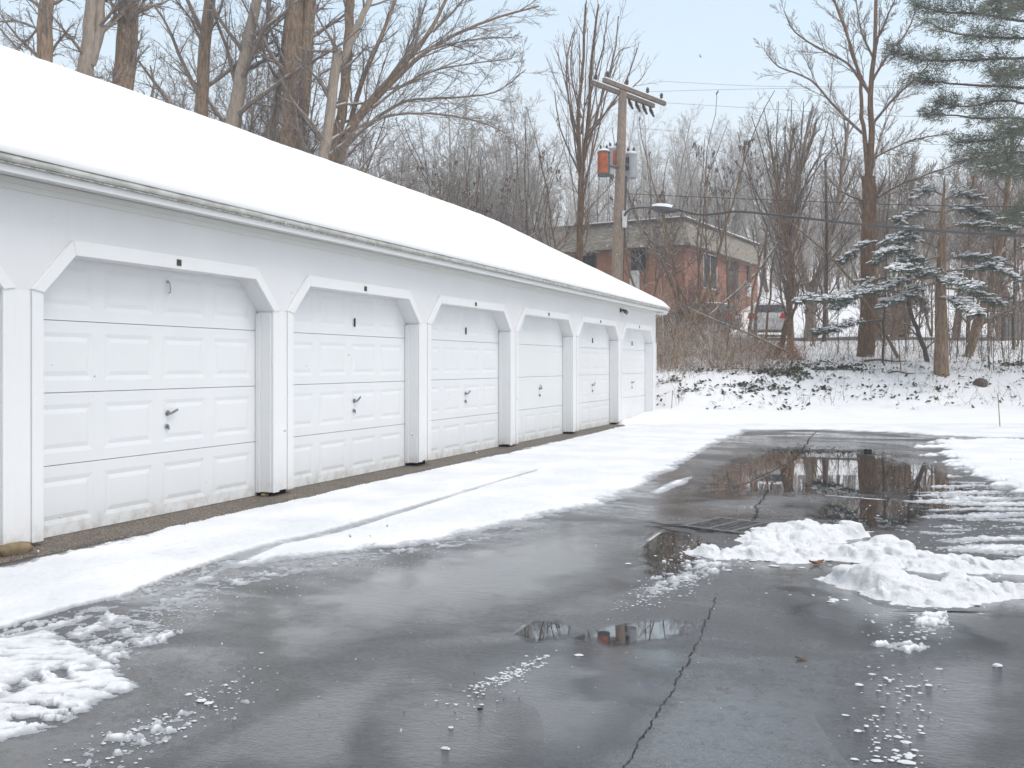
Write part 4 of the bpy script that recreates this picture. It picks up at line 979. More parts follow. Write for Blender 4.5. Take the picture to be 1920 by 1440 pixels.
# ------------------------------------------------------------------ evergreens
def needles(r, clumps, nn, ln, wd, flat=.5, droop=0.0):
    """tufts of narrow leaf-sized faces round each clump centre; clumps: (centre, radius, axis)"""
    n = len(clumps) * nn; rs = np.random.RandomState(r.randrange(1 << 30))
    C = np.repeat(np.array([c[0] for c in clumps]), nn, 0); R = np.repeat(np.array([c[1] for c in clumps]), nn); A = np.repeat(np.array([c[2] for c in clumps]), nn, 0)
    d = rs.normal(size=(n, 3)); d[:, 2] *= flat; d /= np.linalg.norm(d, axis=1)[:, None]
    c = C + d * (R * rs.rand(n) ** .6 * .6)[:, None]; q = d * .9 + A * .9; q[:, 2] -= droop; q /= np.linalg.norm(q, axis=1)[:, None]
    s = np.cross(q, rs.normal(size=(n, 3))); s /= np.linalg.norm(s, axis=1)[:, None] + 1e-9
    L = ln * (0.6 + .8 * rs.rand(n))[:, None]; w_ = wd * (0.7 + .6 * rs.rand(n))[:, None]
    V = np.stack([c - s * w_, c + s * w_, c + q * L + s * w_ * .3, c + q * L - s * w_ * .3], 1).reshape(-1, 3)
    return V, np.arange(n * 4).reshape(-1, 4)
def snow_lumps(r, pts):
    mb = MB()
    for p, s, ax in pts:
        k = 6; a = Vector((ax.x, ax.y, ax.z * .6)); a = a.normalized() if a.length > 1e-5 else Vector((1, 0, 0)); b = a.cross(Vector((0, 0, 1))); b = b.normalized() if b.length > 1e-5 else Vector((0, 1, 0))
        l = s * r.uniform(1.2, 2.4); wv = s * r.uniform(.5, .9); hh = s * r.uniform(.35, .6); vs = []
        for z, q in ((0, 1.0), (.6, .85), (1.0, .4)):
            for j in range(k):
                an = 2 * math.pi * j / k + r.uniform(-.2, .2); e = q * r.uniform(.8, 1.15); vs.append(p + a * (math.cos(an) * l * e) + b * (math.sin(an) * wv * e) + Vector((0, 0, hh * z)))
        mb.add(vs, [tuple(range(k - 1, -1, -1)), tuple(range(2 * k, 3 * k))] + [(i * k + j, i * k + (j + 1) % k, (i + 1) * k + (j + 1) % k, (i + 1) * k + j) for i in (0, 1) for j in range(k)])
    return mb
def boughs(r, limbs, step, rad, side, sway=.4, gap=0):
    cl = []; tw = []; lum = []
    for (pts, rd, t0) in limbs:
        m = len(pts) - 1; L = sum((pts[i + 1] - pts[i]).length for i in range(m)); n = max(2, int(L / step))
        for k in range(n):
            t = t0 + (1 - t0) * (k + r.random() * .6) / n; f = min(t * m, m - .001); i = int(f); p = pts[i].lerp(pts[i + 1], f - i); d = (pts[i + 1] - pts[i]).normalized()
            h = d.cross(Vector((0, 0, 1))); h = h.normalized() if h.length > 1e-5 else Vector((1, 0, 0))
            if gap and float(vnoise(p.x * gap + 9, p.z * gap * 1.6 + p.y * gap, 5)) < .40: continue
            for s in (-1, 1):
                sl = side * (1.1 - .6 * t) * r.uniform(.5, 1.2); dd = (d * .8 + h * s * r.uniform(.5, 1.0) + Vector((0, 0, r.gauss(0, .12)))).normalized()
                tw.append(([p, p + dd * sl * .5 + Vector((0, 0, .02)), p + dd * sl + Vector((0, 0, -sway * .1 * sl))], [.010, .008, .004]))
                for q in (.4, .7, 1.0):
                    c = p + dd * sl * q + Vector((r.gauss(0, .04), r.gauss(0, .04), r.gauss(0, .03))); cl.append((c, rad * r.uniform(.6, 1.2), dd)); lum.append((c, dd)); lum.append((c + Vector((r.gauss(0, .05), r.gauss(0, .05), .0)), dd))
            lum.append((p, d)); cl.append((p + Vector((0, 0, .03)), rad, d))
    return cl, tw, lum
# tall pine on the right edge
r = random.Random(900); Zp = 27
bx = P(2010, 700, Zp); b = Vector((bx.x, bx.y, T(bx.x, bx.y) - .1))
tr_ = shoot(r, b, Vector((0, 0, 1)), 17, .30, 16, .012, .0, .3)
limbs = []
for (pl, w0, z1) in ([([(2008, 20), (1930, 40), (1850, 28), (1770, 22), (1715, 12)], 7, 26), ([(2008, 75), (1920, 72), (1850, 70), (1790, 62), (1735, 40)], 7, 25), ([(2008, 108), (1900, 108), (1800, 114), (1730, 112), (1672, 98)], 7, 26),
                      ([(2008, 172), (1920, 165), (1840, 160), (1765, 155), (1722, 152)], 7, 27), ([(2008, 215), (1930, 195), (1870, 190), (1800, 200), (1762, 190)], 6, 26), ([(2008, 130), (1950, 128), (1900, 140), (1872, 138)], 6, 24),
                      ([(2008, 240), (1920, 222), (1840, 222), (1780, 215), (1738, 216)], 6, 28), ([(2008, 270), (1930, 250), (1860, 262), (1795, 268)], 6, 26), ([(2008, 300), (1930, 285), (1850, 295), (1785, 305)], 6, 25),
                      ([(2008, 330), (1960, 320), (1900, 330), (1860, 318)], 6, 24), ([(2008, -20), (1930, -5), (1860, -20), (1800, -10)], 7, 26), ([(2008, -60), (1930, -50), (1840, -60)], 7, 27), ([(2008, 50), (1960, 20), (1900, 10), (1860, 20)], 6, 23),
                      ([(2008, 365), (1960, 380), (1920, 400), (1885, 410)], 5, 25), ([(2008, 190), (1960, 230), (1920, 240), (1890, 245)], 5, 23)]):
    p, q = pxline(pl, Zp, w0, 2, z1, .02, r); limbs.append((p, q, .25))
for k in range(26):     # limbs on the other sides, out of the frame
    z = b.z + 4 + 12.5 * k / 26; an = r.uniform(-1.9, 1.9) + TH; L = 4.2 * (1.1 - k / 40) * r.uniform(.7, 1.1); o_ = Vector((b.x, b.y, z))
    p, q = shoot(r, o_, Vector((math.cos(an), math.sin(an), .05)), L, .05, 8, .05, .01); limbs.append((p, q, .3))
cl, tw, lum = boughs(r, limbs, .17, .17, .62, .4, 1.3)
o = empty('pine_tree', b, 'tall green pine reaching in from the right edge with long flat boughs', 'tree')
link('trunk', tubes_mesh('trunk', [tr_] + [(p, q) for p, q, _ in limbs], KB, b), M_BARKD, o)
cl = [(c + Vector((r.gauss(0, .07), r.gauss(0, .07), r.gauss(.05, .11))), rd_ * 1.1, ax_) for c, rd_, ax_ in cl for _q in (0, 1)]; V, F = needles(r, cl, 8, .12, .0085, .9); link('crown', np_mesh('crown', V - np.array(b), F), M_PINE, o)
link('twigs', tubes_mesh('twigs', tw, KT, b), M_TWIGR, o)['kind'] = 'stuff'
snow_lumps(r, [(c + Vector((0, 0, .05)), r.uniform(.03, .07), d) for c, d in lum if r.random() < .07]).build('snow_load', M_SNOW, o, off=b)['kind'] = 'stuff'

# snowy spruce-like boughs low on the right
def spruce(label, stem, Z, w0, w1, boughl, seed, snow=.55, mb_=M_BARKL, nd=11):
    r = random.Random(seed); p, q = pxline(stem, Z, w0, w1, None, .008, r); g = ground_from(stem, Z); p = [g] + p; q = [q[0] * 1.15] + q
    limbs = []
    for pl, z1 in boughl:
        a, c = pxline(pl, Z, 4.5, 1.2, z1, .02, r); limbs.append((a, c, .22))
    cl, tw, lum = boughs(r, limbs, .13, .11, .42, 3.0)
    o = empty('spruce_tree', g, label, 'tree')
    link('trunk', tubes_mesh('trunk', [(p, q)] + [(a, c) for a, c, _ in limbs], KB, g), mb_, o)
    V, F = needles(r, cl, nd * 2, .075, .0075, .6, .35); link('crown', np_mesh('crown', V - np.array(g), F), M_SPRUCE, o)
    link('twigs', tubes_mesh('twigs', tw, KT, g), M_TWIGR, o)['kind'] = 'stuff'
    snow_lumps(r, [(c + Vector((0, 0, .03)), r.uniform(.028, .062), d) for c, d in lum if r.random() < snow]).build('snow_load', M_SNOW, o, off=g)['kind'] = 'stuff'
    return o
spruce('snow laden spruce with a straight pale trunk low on the right', [(1765, 698), (1765, 600), (1764, 520), (1767, 440), (1769, 385), (1771, 330)], 27, 28, 2,
       [([(1764, 520), (1700, 525), (1640, 545), (1580, 560), (1545, 562)], 25), ([(1764, 480), (1720, 490), (1690, 470), (1650, 475)], 25.5), ([(1766, 470), (1715, 450), (1670, 470), (1640, 490)], 28),
        ([(1765, 530), (1720, 540), (1690, 560), (1660, 570)], 26), ([(1766, 510), (1820, 505), (1860, 500), (1900, 520)], 26), ([(1766, 540), (1810, 545), (1850, 560), (1870, 570)], 27.5),
        ([(1766, 490), (1800, 480), (1830, 485), (1870, 490)], 28), ([(1766, 440), (1720, 430), (1690, 440), (1665, 450)], 27), ([(1767, 430), (1810, 420), (1850, 425), (1890, 430)], 27), ([(1764, 505), (1740, 515), (1700, 500), (1680, 505)], 24.5),
        ([(1766, 555), (1790, 560), (1815, 575), (1830, 590)], 25), ([(1768, 400), (1800, 390), (1840, 400), (1860, 410)], 28), ([(1764, 500), (1780, 520), (1800, 530), (1830, 540)], 24.5), ([(1770, 400), (1735, 395), (1700, 405), (1690, 410)], 27), ([(1770, 375), (1800, 365), (1830, 372)], 27), ([(1770, 365), (1745, 358), (1725, 366)], 27)], 951, .95, M_BARK, 9)
spruce('thin stemmed hemlock with snowy boughs reaching left to the car', [(1655, 690), (1657, 620), (1660, 560), (1662, 480), (1663, 430)], 29.5, 5, 3,
       [([(1660, 560), (1610, 545), (1560, 560), (1520, 555), (1495, 565)], 28), ([(1658, 600), (1600, 605), (1560, 618), (1530, 622)], 28.5), ([(1661, 520), (1630, 530), (1600, 560), (1570, 575)], 29), ([(1662, 460), (1630, 455), (1600, 475), (1580, 490)], 30),
        ([(1662, 470), (1690, 480), (1720, 500), (1740, 510)], 29), ([(1660, 540), (1690, 550), (1720, 560), (1735, 580)], 30)], 952, .95, M_BARKD, 9)
spruce('small dusted evergreen in front of the grey house', [(1900, 660), (1900, 600), (1902, 540), (1903, 440), (1905, 400)], 33, 6, 3,
       [([(1901, 560), (1870, 555), (1850, 565)], 33), ([(1901, 530), (1930, 525), (1960, 535)], 32), ([(1902, 500), (1870, 490), (1845, 500)], 33), ([(1902, 470), (1930, 460), (1960, 470)], 34), ([(1903, 440), (1880, 430), (1860, 440)], 33), ([(1903, 430), (1925, 420), (1950, 430)], 32),
        ([(1901, 590), (1875, 590), (1850, 600)], 32.5), ([(1904, 410), (1885, 400), (1870, 405)], 33)], 953, .5, M_BARKD)

# ------------------------------------------------------------------ far wood on the hill (one mass)
r = random.Random(1000); TWMIN = .016
FARS = [(18, .08, .65, .36, .45, .12, .05, 4), (10, .1, .6, .5, .6, .13, .03, 3)]
var = []
for i in range(16):
    polys = []; t = shoot(r, Vector((0, 0, 0)), Vector((r.gauss(0, .05), r.gauss(0, .05), 1)), 9, r.uniform(.06, .15), 6, .05, .02, .15); polys.append(t); sprout(r, polys, t, FARS, 0)
    m_ = tubes_mesh('far_tree', polys, lambda q: 3, (0, 0, 0)); nv = len(m_.vertices); va = np.empty(nv * 3, np.float32); m_.vertices.foreach_get('co', va)
    fa = np.empty(len(m_.loops), np.int32); m_.loops.foreach_get('vertex_index', fa); var.append((va.reshape(-1, 3), fa.reshape(-1, 4))); bpy.data.meshes.remove(m_)
VS = []; FS = []; nb = 0
for i in range(980):
    u = r.uniform(-60, 60); v = r.uniform(58, 105)
    if i < 300: u = r.uniform(-45, 6); v = r.uniform(46, 70)
    if -14 < u < 17 and 46 < v < 76 and not (u < -2 and v < 50): continue
    x, y = UV(u, v); va, fa = var[i % 16]; an = r.random() * 6.28; k = r.uniform(.75, 1.25) * (1.0 if u < 4 else .92); c_, s_ = math.cos(an) * k, math.sin(an) * k
    VS.append(np.stack([va[:, 0] * c_ - va[:, 1] * s_ + x, va[:, 0] * s_ + va[:, 1] * c_ + y, va[:, 2] * k + T(x, y) - .1], 1)); FS.append(fa + nb); nb += len(va)
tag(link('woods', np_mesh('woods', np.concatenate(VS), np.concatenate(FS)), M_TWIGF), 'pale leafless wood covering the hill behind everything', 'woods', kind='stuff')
TWMIN = .0075

# ------------------------------------------------------------------ brick building up the slope
def m_brick():
    m = NB('red_brick')
    g = m.n('ShaderNodeNewGeometry'); sp = m.n('ShaderNodeSeparateXYZ'); m.l(m.obj, sp.inputs[0])
    cb = m.n('ShaderNodeCombineXYZ'); m.l(sp.outputs['X'], cb.inputs[0]); m.l(sp.outputs['Z'], cb.inputs[1])
    # along-wall coordinate works on both faces because the mesh is built square to its own axes
    m.l(m.math('ADD', sp.outputs['X'], sp.outputs['Y']), cb.inputs[0])
    br = m.n('ShaderNodeTexBrick'); br.inputs['Scale'].default_value = 4.4; m.l(cb.outputs[0], br.inputs['Vector'])
    br.inputs['Color1'].default_value = (.31, .125, .075, 1); br.inputs['Color2'].default_value = (.40, .18, .11, 1); br.inputs['Mortar'].default_value = (.40, .33, .28, 1)
    br.inputs['Mortar Size'].default_value = .014
    col = m.mix(m.rng(m.noise(.8, 5), .4, .7), br.outputs[0], m.mix(.45, br.outputs[0], (.16, .07, .05)))
    return m.set(Base_Color=col, Roughness=.9, Normal=m.bump(br.outputs['Fac'], .3, -.01))
def m_mansard():
    m = NB('tan_shingle')
    br = m.n('ShaderNodeTexBrick'); br.inputs['Scale'].default_value = 3.2; br.inputs['Mortar Size'].default_value = .05
    sp = m.n('ShaderNodeSeparateXYZ'); m.l(m.obj, sp.inputs[0]); cb = m.n('ShaderNodeCombineXYZ')
    m.l(m.math('ADD', sp.outputs['X'], sp.outputs['Y']), cb.inputs[0]); m.l(m.math('MULTIPLY', sp.outputs['Z'], 1.7), cb.inputs[1]); m.l(cb.outputs[0], br.inputs['Vector'])
    br.inputs['Color1'].default_value = (.44, .39, .30, 1); br.inputs['Color2'].default_value = (.33, .29, .225, 1); br.inputs['Mortar'].default_value = (.10, .085, .07, 1)
    sn = m.rng(m.noise(3, 6, .7, m.vscale((1, 1, 6))), .56, .66)
    return m.set(Base_Color=m.mix(m.math('MULTIPLY', sn, .85), br.outputs[0], (.8, .81, .83)), Roughness=.9)
M_BRICK = m_brick(); M_MANS = m_mansard()
M_GLASS = paint('dark_window', (.02, .024, .03), (.05, .055, .065), 3, .08, .02)
M_FRAME = paint('white_frame', (.6, .6, .6), (.7, .7, .7), 8, .5)
M_BROWN = paint('brown_trim', (.06, .042, .035), (.10, .07, .055), 8, .6)
ZB = 48.0
uc = (1283 - CX) / FPX * ZB; Cx, Cy = UV(uc, ZB)
dlu = Vector((-7.25, 4.2)).normalized(); dl = Vector(UV(*dlu)); dr = Vector(UV(dlu.y, -dlu.x)); 
if toUV(*dr)[1] < 0: dr = -dr
rzb = math.atan2(dr.y, dr.x)                     # local X along the right face, local Y along the left face
bld = empty('brick_building', (Cx, Cy, 2.2), 'brick building with a tan shingled mansard roof up the slope behind bare trees', 'building', rz=rzb)
ly = 1.0 if (Vector((-math.sin(rzb), math.cos(rzb))) - dl).length < 1 else -1.0
LL, LR = 26.0, 12.5; zt = 7.25 - 2.2; zr = 8.38 - 2.2; zbm = 7.05 - 2.2
def bx(mb, x0, y0, z0, x1, y1, z1):
    ya, yb = sorted((y0 * ly, y1 * ly)); mb.box((x0, ya, z0), (x1, yb, z1))
mb = MB(); bx(mb, 0, 0, 0, LR, LL, zt); mb.build('wall', M_BRICK, bld)
mb = MB(); o1, o2 = .45, .05
lo_ = [(-o1, -o1), (LR + o1, -o1), (LR + o1, LL + o1), (-o1, LL + o1)]; hi_ = [(o2, o2), (LR - o2, o2), (LR - o2, LL - o2), (o2, LL - o2)]
vs = [(x, y * ly, zbm) for x, y in lo_] + [(x, y * ly, zr) for x, y in hi_]
fs = [(i, (i + 1) % 4, 4 + (i + 1) % 4, 4 + i) for i in range(4)] + [(3, 2, 1, 0), (4, 5, 6, 7)]
mb.add(vs, fs if ly > 0 else [f[::-1] for f in fs]); rf = mb.build('mansard_roof', M_MANS, bld)
mb = MB(); e = .10
for a, b in (((-e, -e), (LR + e, .12)), ((-e, .125), (.12, LL + e))): bx(mb, a[0], a[1], zr - .03, b[0], b[1], zr + .07)
mb.build('roof_edge', M_BROWN, rf)
mb = MB(); bx(mb, .13, .13, zr + .002, LR - .1, LL - .1, zr + .10); bx(mb, -e + .01, -e + .01, zr + .072, LR + e - .01, .12, zr + .12); bx(mb, -e + .01, .122, zr + .072, .12, LL + e - .01, zr + .12); mb.build('roof_snow', M_SNOW, rf)
mb = MB()
bx(mb, -o1 + .02, -o1 + .02, zbm - .10, LR + o1 - .02, -o1 + .10, zbm - .003); bx(mb, -o1 + .02, -o1 + .102, zbm - .10, -o1 + .10, LL + o1, zbm - .003); mb.build('eave_board', M_BROWN, bld)
def along(px, right):
    k = (px - CX) / FPX; dx, dy = toUV(*(dr if right else dl)); return (k * ZB - uc) / (dx - k * dy), ZB + (k * ZB - uc) / (dx - k * dy) * dy
def panel(name, px0, px1, py0, py1, right, mat, frame=None, proud=.03):
    s0, z0 = along(px0, right); s1, z1 = along(px1, right); Z = (z0 + z1) / 2; a, b = sorted((s0, s1))
    h1 = CAMH - (py0 - HY) / FPX * Z - 2.2; h0 = CAMH - (py1 - HY) / FPX * Z - 2.2; h1 = min(h1, zbm - .12)
    mb = MB()
    def pb(m_, s0, z0, s1, z1, d0, d1):
        if right: bx(m_, s0, -d1, z0, s1, -d0, z1)
        else: bx(m_, -d1, s0, z0, -d0, s1, z1)
    pb(mb, a, h0, b, h1, .003, proud); o = mb.build(name, mat, bld)
    if frame:
        mf = MB(); t = .07
        pb(mf, a - t, h1 + .002, b + t, h1 + t, .004, proud + .03); pb(mf, a - t, h0 - t, b + t, h0 - .002, .004, proud + .03)
        pb(mf, a - t, h0, a - .002, h1, .004, proud + .03); pb(mf, b + .002, h0, b + t, h1, .004, proud + .03); pb(mf, (a + b) / 2 - .03, h0 + .002, (a + b) / 2 + .03, h1 - .002, proud + .002, proud + .02)
        mf.build('window_frame', frame, o)
    return o
panel('window', 1082, 1116, 466, 508, False, M_GLASS, M_BROWN); panel('window', 1186, 1212, 466, 504, False, M_GLASS, M_BROWN); panel('window', 1005, 1030, 468, 510, False, M_GLASS, M_BROWN)
panel('door', 1181, 1199, 506, 560, False, M_FRAME, None); panel('window', 1318, 1342, 476, 540, True, M_GLASS, M_FRAME); panel('brown_panel', 1362, 1384, 486, 560, True, M_BROWN, None)
panel('downspout', 1400, 1404, 496, 530, True, M_BROWN, None, .10); panel('utility_box', 1398, 1405, 530, 556, True, M_FRAME, None, .12)

# ------------------------------------------------------------------ cars, bin, boards, house
M_CARW = paint('white_car_paint', (.55, .55, .56), (.6, .6, .6), 2, .25, .0); M_CARG = paint('grey_car_paint', (.10, .105, .11), (.13, .135, .14), 2, .25, .0)
M_TAIL = paint('red_lens', (.42, .02, .02), (.5, .04, .03), 6, .2, .0); M_RUB = paint('tyre_rubber', (.015, .015, .015), (.03, .03, .03), 20, .8); M_RIM = paint('alloy', (.35, .35, .36), (.45, .45, .46), 9, .3, 0, .7)
def car(label, p, yaw, body):
    c = empty('parked_car', p, label, 'car', 'cars parked on the slope', yaw)      # local +X = front of the car
    st = [(-2.10, .80, .42, .86, .70), (-2.02, .88, .26, 1.00, .80), (-1.2, .90, .22, 1.00, .84), (0, .90, .20, .98, .84), (1.1, .90, .22, .95, .82), (1.85, .86, .26, .80, .74), (2.12, .74, .36, .66, .62)]
    def loft(st, ring):
        mb = MB(); vs = []; 
        for s in st: vs += ring(s)
        k = len(ring(st[0])); n = len(st)
        mb.add(vs, [tuple(range(k)), tuple(range((n - 1) * k, n * k))[::-1]] + [(i * k + j, (i + 1) * k + j, (i + 1) * k + (j + 1) % k, i * k + (j + 1) % k) for i in range(n - 1) for j in range(k)]); return mb
    loft(st, lambda s: [(s[0], -s[1] * .94, s[2]), (s[0], -s[1], s[2] + .25), (s[0], -s[4], s[3]), (s[0], s[4], s[3]), (s[0], s[1], s[2] + .25), (s[0], s[1] * .94, s[2])]).build('body', body, c, bevel=.05)
    gs = [(-2.0, .76, .96, .72, 1.0), (-1.66, .78, .96, .62, 1.44), (-.6, .79, .96, .64, 1.50), (.3, .79, .96, .62, 1.46), (1.05, .78, .94, .70, .97)]
    loft(gs, lambda s: [(s[0], -s[1], s[2]), (s[0], -s[3], s[4]), (s[0], s[3], s[4]), (s[0], s[1], s[2])]).build('cabin', body, c, bevel=.04)
    mb = MB(); mb.add([(-2.008, -.62, 1.05), (-2.008, .62, 1.05), (-1.755, .55, 1.36), (-1.755, -.55, 1.36)], [(0, 3, 2, 1)]); mb.prism([(-2.012, -.6, 1.055), (-1.762, -.53, 1.355), (-1.762, .53, 1.355), (-2.012, .6, 1.055)], (-.012, 0, .006)); mb.build('rear_window', M_GLASS, c)
    for s in (-1, 1):
        mb = MB(); mb.prism([(-1.55, s * .792, 1.02), (-1.45, s * .70, 1.36), (-.62, s * .70, 1.40), (-.60, s * .80, 1.02)], (0, s * .012, 0)); mb.prism([(-.52, s * .80, 1.02), (-.54, s * .70, 1.40), (.25, s * .68, 1.37), (.85, s * .795, 1.00)], (0, s * .012, 0)); mb.build('side_window', M_GLASS, c)
        mb = MB(); mb.prism([(-2.06, s * .86, .72), (-2.06, s * .86, 1.0), (-2.04, s * .55, .98), (-2.10, s * .45, .74)], (-.045, 0, 0)); mb.prism([(-2.06, s * .865, .74), (-1.82, s * .90, .80), (-1.84, s * .86, .98), (-2.06, s * .83, 1.0)], (0, s * .02, 0)); mb.build('tail_light', M_TAIL, c, bevel=.01)
        for x in (-1.3, 1.32):
            mb = MB(); mb.lathe((x, s * .72, .31), (0, s, 0), [(.24, 0), (.31, .03), (.315, .15), (.30, .19), (.22, .20)], 20); ty = mb.build('wheel', M_RUB, c, smooth=False)
            mb = MB(); mb.lathe((x, s * .925, .31), (0, s, 0), [(.20, 0), (.20, .01), (.06, .02), (.05, .03)], 14); mb.build('rim', M_RIM, ty)
    mb = MB(); mb.box((-2.17, -.80, .36), (-2.06, .80, .58)); mb.build('bumper', body, c, bevel=.04)
    mb = MB(); mb.box((-2.125, -.24, .76), (-2.11, .24, .88)); mb.build('number_plate', M_FRAME, c)
    n = 14; vs = []
    for i in range(n + 1):
        t = i / n; x = -1.66 + 1.95 * t
        for j in range(9):
            q = j / 8 * 2 - 1; ed = max(0, min(1, (1 - abs(q)) * 4)) * max(0, min(1, min(t, 1 - t) * 7)); vs.append((x, q * .60, 1.465 + .035 * math.sin(t * 3.14) - .02 * q * q + .07 * ed ** .5 - .03))
    mb = MB(); mb.add(vs, [(9 * i + j, 9 * i + 9 + j, 9 * i + 10 + j, 9 * i + 1 + j) for i in range(n) for j in range(8)]); mb.build('roof_snow', M_SNOW, c, smooth=True)
    mb = MB(); mb.prism([(1.08, -.68, .985), (1.9, -.62, .83), (1.9, .62, .83), (1.08, .68, .985)], (0, 0, .06)); mb.build('hood_snow', M_SNOW, c, bevel=.02)
    return c
q = P(1445, 640, 45.5); car('white hatchback with red tail lights and a snow covered roof', (q.x, q.y, T(q.x, q.y) - .02), TH + math.radians(90 - 17), M_CARW)
q = P(1300, 640, 47); car('dark grey car mostly hidden behind the brambles below the brick building', (q.x, q.y, T(q.x, q.y) - .02), TH + math.radians(150), M_CARG)
def bin_(px, Z, label):
    q = P(px, 640, Z); t = empty('wheelie_bin', (q.x, q.y, T(q.x, q.y)), label, 'bin', rz=TH); mb = MB(); M_BIN = paint('grey_plastic', (.10, .12, .14), (.14, .16, .18), 5, .45)
    a = [(-.30, -.33), (.30, -.33), (.30, .33), (-.30, .33)]; vs = [(x * .84, y * .8, .05) for x, y in a] + [(x, y, 1.18) for x, y in a]
    mb.add(vs, [(3, 2, 1, 0), (4, 5, 6, 7)] + [(i, (i + 1) % 4, 4 + (i + 1) % 4, 4 + i) for i in range(4)]); mb.build('body', M_BIN, t, bevel=.02)
    mb = MB(); mb.prism([(-.33, -.37, 1.185), (-.33, .36, 1.185), (-.33, .36, 1.24), (-.33, .0, 1.30), (-.33, -.37, 1.24)], (.66, 0, 0)); mb.build('lid', M_BIN, t, bevel=.02)
    for s in (-1, 1):
        mb = MB(); mb.lathe((s * .28, .28, .13), (s, 0, 0), [(.12, 0), (.13, .02), (.12, .06)], 12); mb.build('wheel', M_RUB, t)
bin_(1374, 56, 'grey wheeled bin standing against the brick building')
q = P(1668, 640, 42); st = empty('lumber_stack', (q.x, q.y, T(q.x, q.y)), 'tan stack of horizontal boards on the white slope behind the tall trunk', 'lumber', rz=TH - .15)
M_WOOD = paint('weathered_board', (.20, .135, .075), (.36, .26, .16), 5, .85, .4)
r = random.Random(5); mb = MB()
for i in range(10):
    z = .14 + i * .135; dx = r.uniform(-.05, .05) + (0 if i < 8 else .12)
    for j in range(3): mb.box((-.78 + dx + r.uniform(-.02, .02), -.5 + j * .34, z), (.74 + dx + r.uniform(-.04, .04), -.5 + j * .34 + .31, z + .11))
mb.build('boards', M_WOOD, st, bevel=.008)['kind'] = 'stuff'
mb = MB()
for x in (-.6, .55): mb.box((x - .06, -.5, -.05), (x + .06, .5, .135))
mb.box((-.84, -.56, .0), (-.79, -.50, 1.5)); mb.build('bearers', M_BROWN, st)
mb = MB(); mb.box((-.68, -.5, 1.492), (.86, .5, 1.57)); mb.build('snow_load', M_SNOW, st, bevel=.03)
q = P(1912, 640, 42); hs = empty('grey_house', (q.x, q.y, T(q.x, q.y) - .1), 'grey house with a snowy roof cut off by the right edge', 'house', rz=TH - .30)
M_GREYW = paint('grey_siding', (.26, .27, .29), (.32, .33, .35), 2, .7)
mb = MB(); mb.add([(0, 0, 0), (9, 0, 0), (9, 6, 0), (0, 6, 0), (0, 0, 1.7), (9, 0, 1.7), (9, 6, 1.7), (0, 6, 1.7), (0, 3, 3.4), (9, 3, 3.4)], [(0, 1, 5, 4), (1, 2, 6, 9, 5), (2, 3, 7, 6), (3, 0, 4, 8, 7)]); mb.build('wall', M_GREYW, hs)
mb = MB(); mb.prism([(-.4, -.4, 1.5), (-.4, 3, 3.43), (-.4, 3, 3.55), (-.4, -.4, 1.62)], (9.8, 0, 0)); mb.prism([(-.4, 6.4, 1.5), (-.4, 6.4, 1.62), (-.4, 3, 3.55), (-.4, 3, 3.43)], (9.8, 0, 0)); rr_ = mb.build('roof', M_ROOF, hs)
mb = MB(); mb.prism([(-.37, -.37, 1.64), (-.37, 3, 3.56), (-.37, 3, 3.68), (-.37, -.37, 1.75)], (9.7, 0, 0)); mb.prism([(-.37, 6.37, 1.64), (-.37, 6.37, 1.75), (-.37, 3, 3.68), (-.37, 3, 3.56)], (9.7, 0, 0)); mb.build('roof_snow', M_SNOW, rr_)
mb = MB(); mb.box((1.2, -.03, .6), (2.2, -.004, 1.3)); wq_ = mb.build('window', M_GLASS, hs)
# kerb of the upper road
mb = MB(); n = 60; vs = []
for i in range(n + 1):
    u = 7.5 + 40 * i / n; v = 36.9 + .3 * math.sin(u * .3)
    for dv, dz in ((0, -.1), (0, .12), (.18, .12), (.18, -.1)): x, y = UV(u, v + dv); vs.append((x, y, T(x, y) + dz))
mb.add(vs, [(4 * i + j, 4 * i + 4 + j, 4 * i + 5 + j, 4 * i + 1 + j) for i in range(n) for j in range(3)]); tag(mb.build('kerb', paint('old_kerb', (.16, .15, .14), (.26, .25, .24), 5, .8)), kind='structure')

# ------------------------------------------------------------------ utility pole
ZP = 32.0
top = P(1168, 168, ZP); low = P(1157, 522, ZP); dd = (top - low).normalized(); k = (low.z - T(low.x, low.y)) / dd.z; base = low - dd * (k + .2)
pole = empty('utility_pole', base, 'leaning wooden utility pole with crossarms, rusty orange transformers and a street lamp', 'utility pole')
M_POLE = m_bark('pole_wood', (.22, .165, .125), (.40, .31, .25), 14, .15, .7)
def pb(mb, name, mat, parent=None, **k): return mb.build(name, mat, parent or pole, off=base, **k)
n = 14; mb = MB(); mb.tube([base.lerp(top + dd * .15, i / n) for i in range(n + 1)], [.215 - .085 * i / n for i in range(n + 1)], 14); pb(mb, 'shaft', M_POLE, smooth=True)
a, b = P(1121, 147, 30.7), P(1236, 196, 33.5); b.z = a.z = (a.z + b.z) / 2 - .05; ax = (b - a).normalized(); sd = Vector((-ax.y, ax.x, 0)); M_ARM = paint('grey_timber', (.14, .115, .10), (.24, .20, .17), 8, .85, .4)
M_INS = paint('dark_porcelain', (.05, .03, .028), (.10, .06, .05), 20, .25)
for s, dz in ((1, 0), (-1, .0)):
    mb = MB(); c = (a + b) / 2 + sd * s * .22 + Vector((0, 0, dz)); mb.obox(c, (b - a) / 2, sd * .055, Vector((0, 0, .065))); ca = pb(mb, 'crossarm', M_ARM)
    mb = MB(); mb.obox(c + Vector((0, 0, .085)), (b - a) / 2 * .97, sd * .045, Vector((0, 0, .018))); pb(mb, 'snow_strip', M_SNOW, ca)
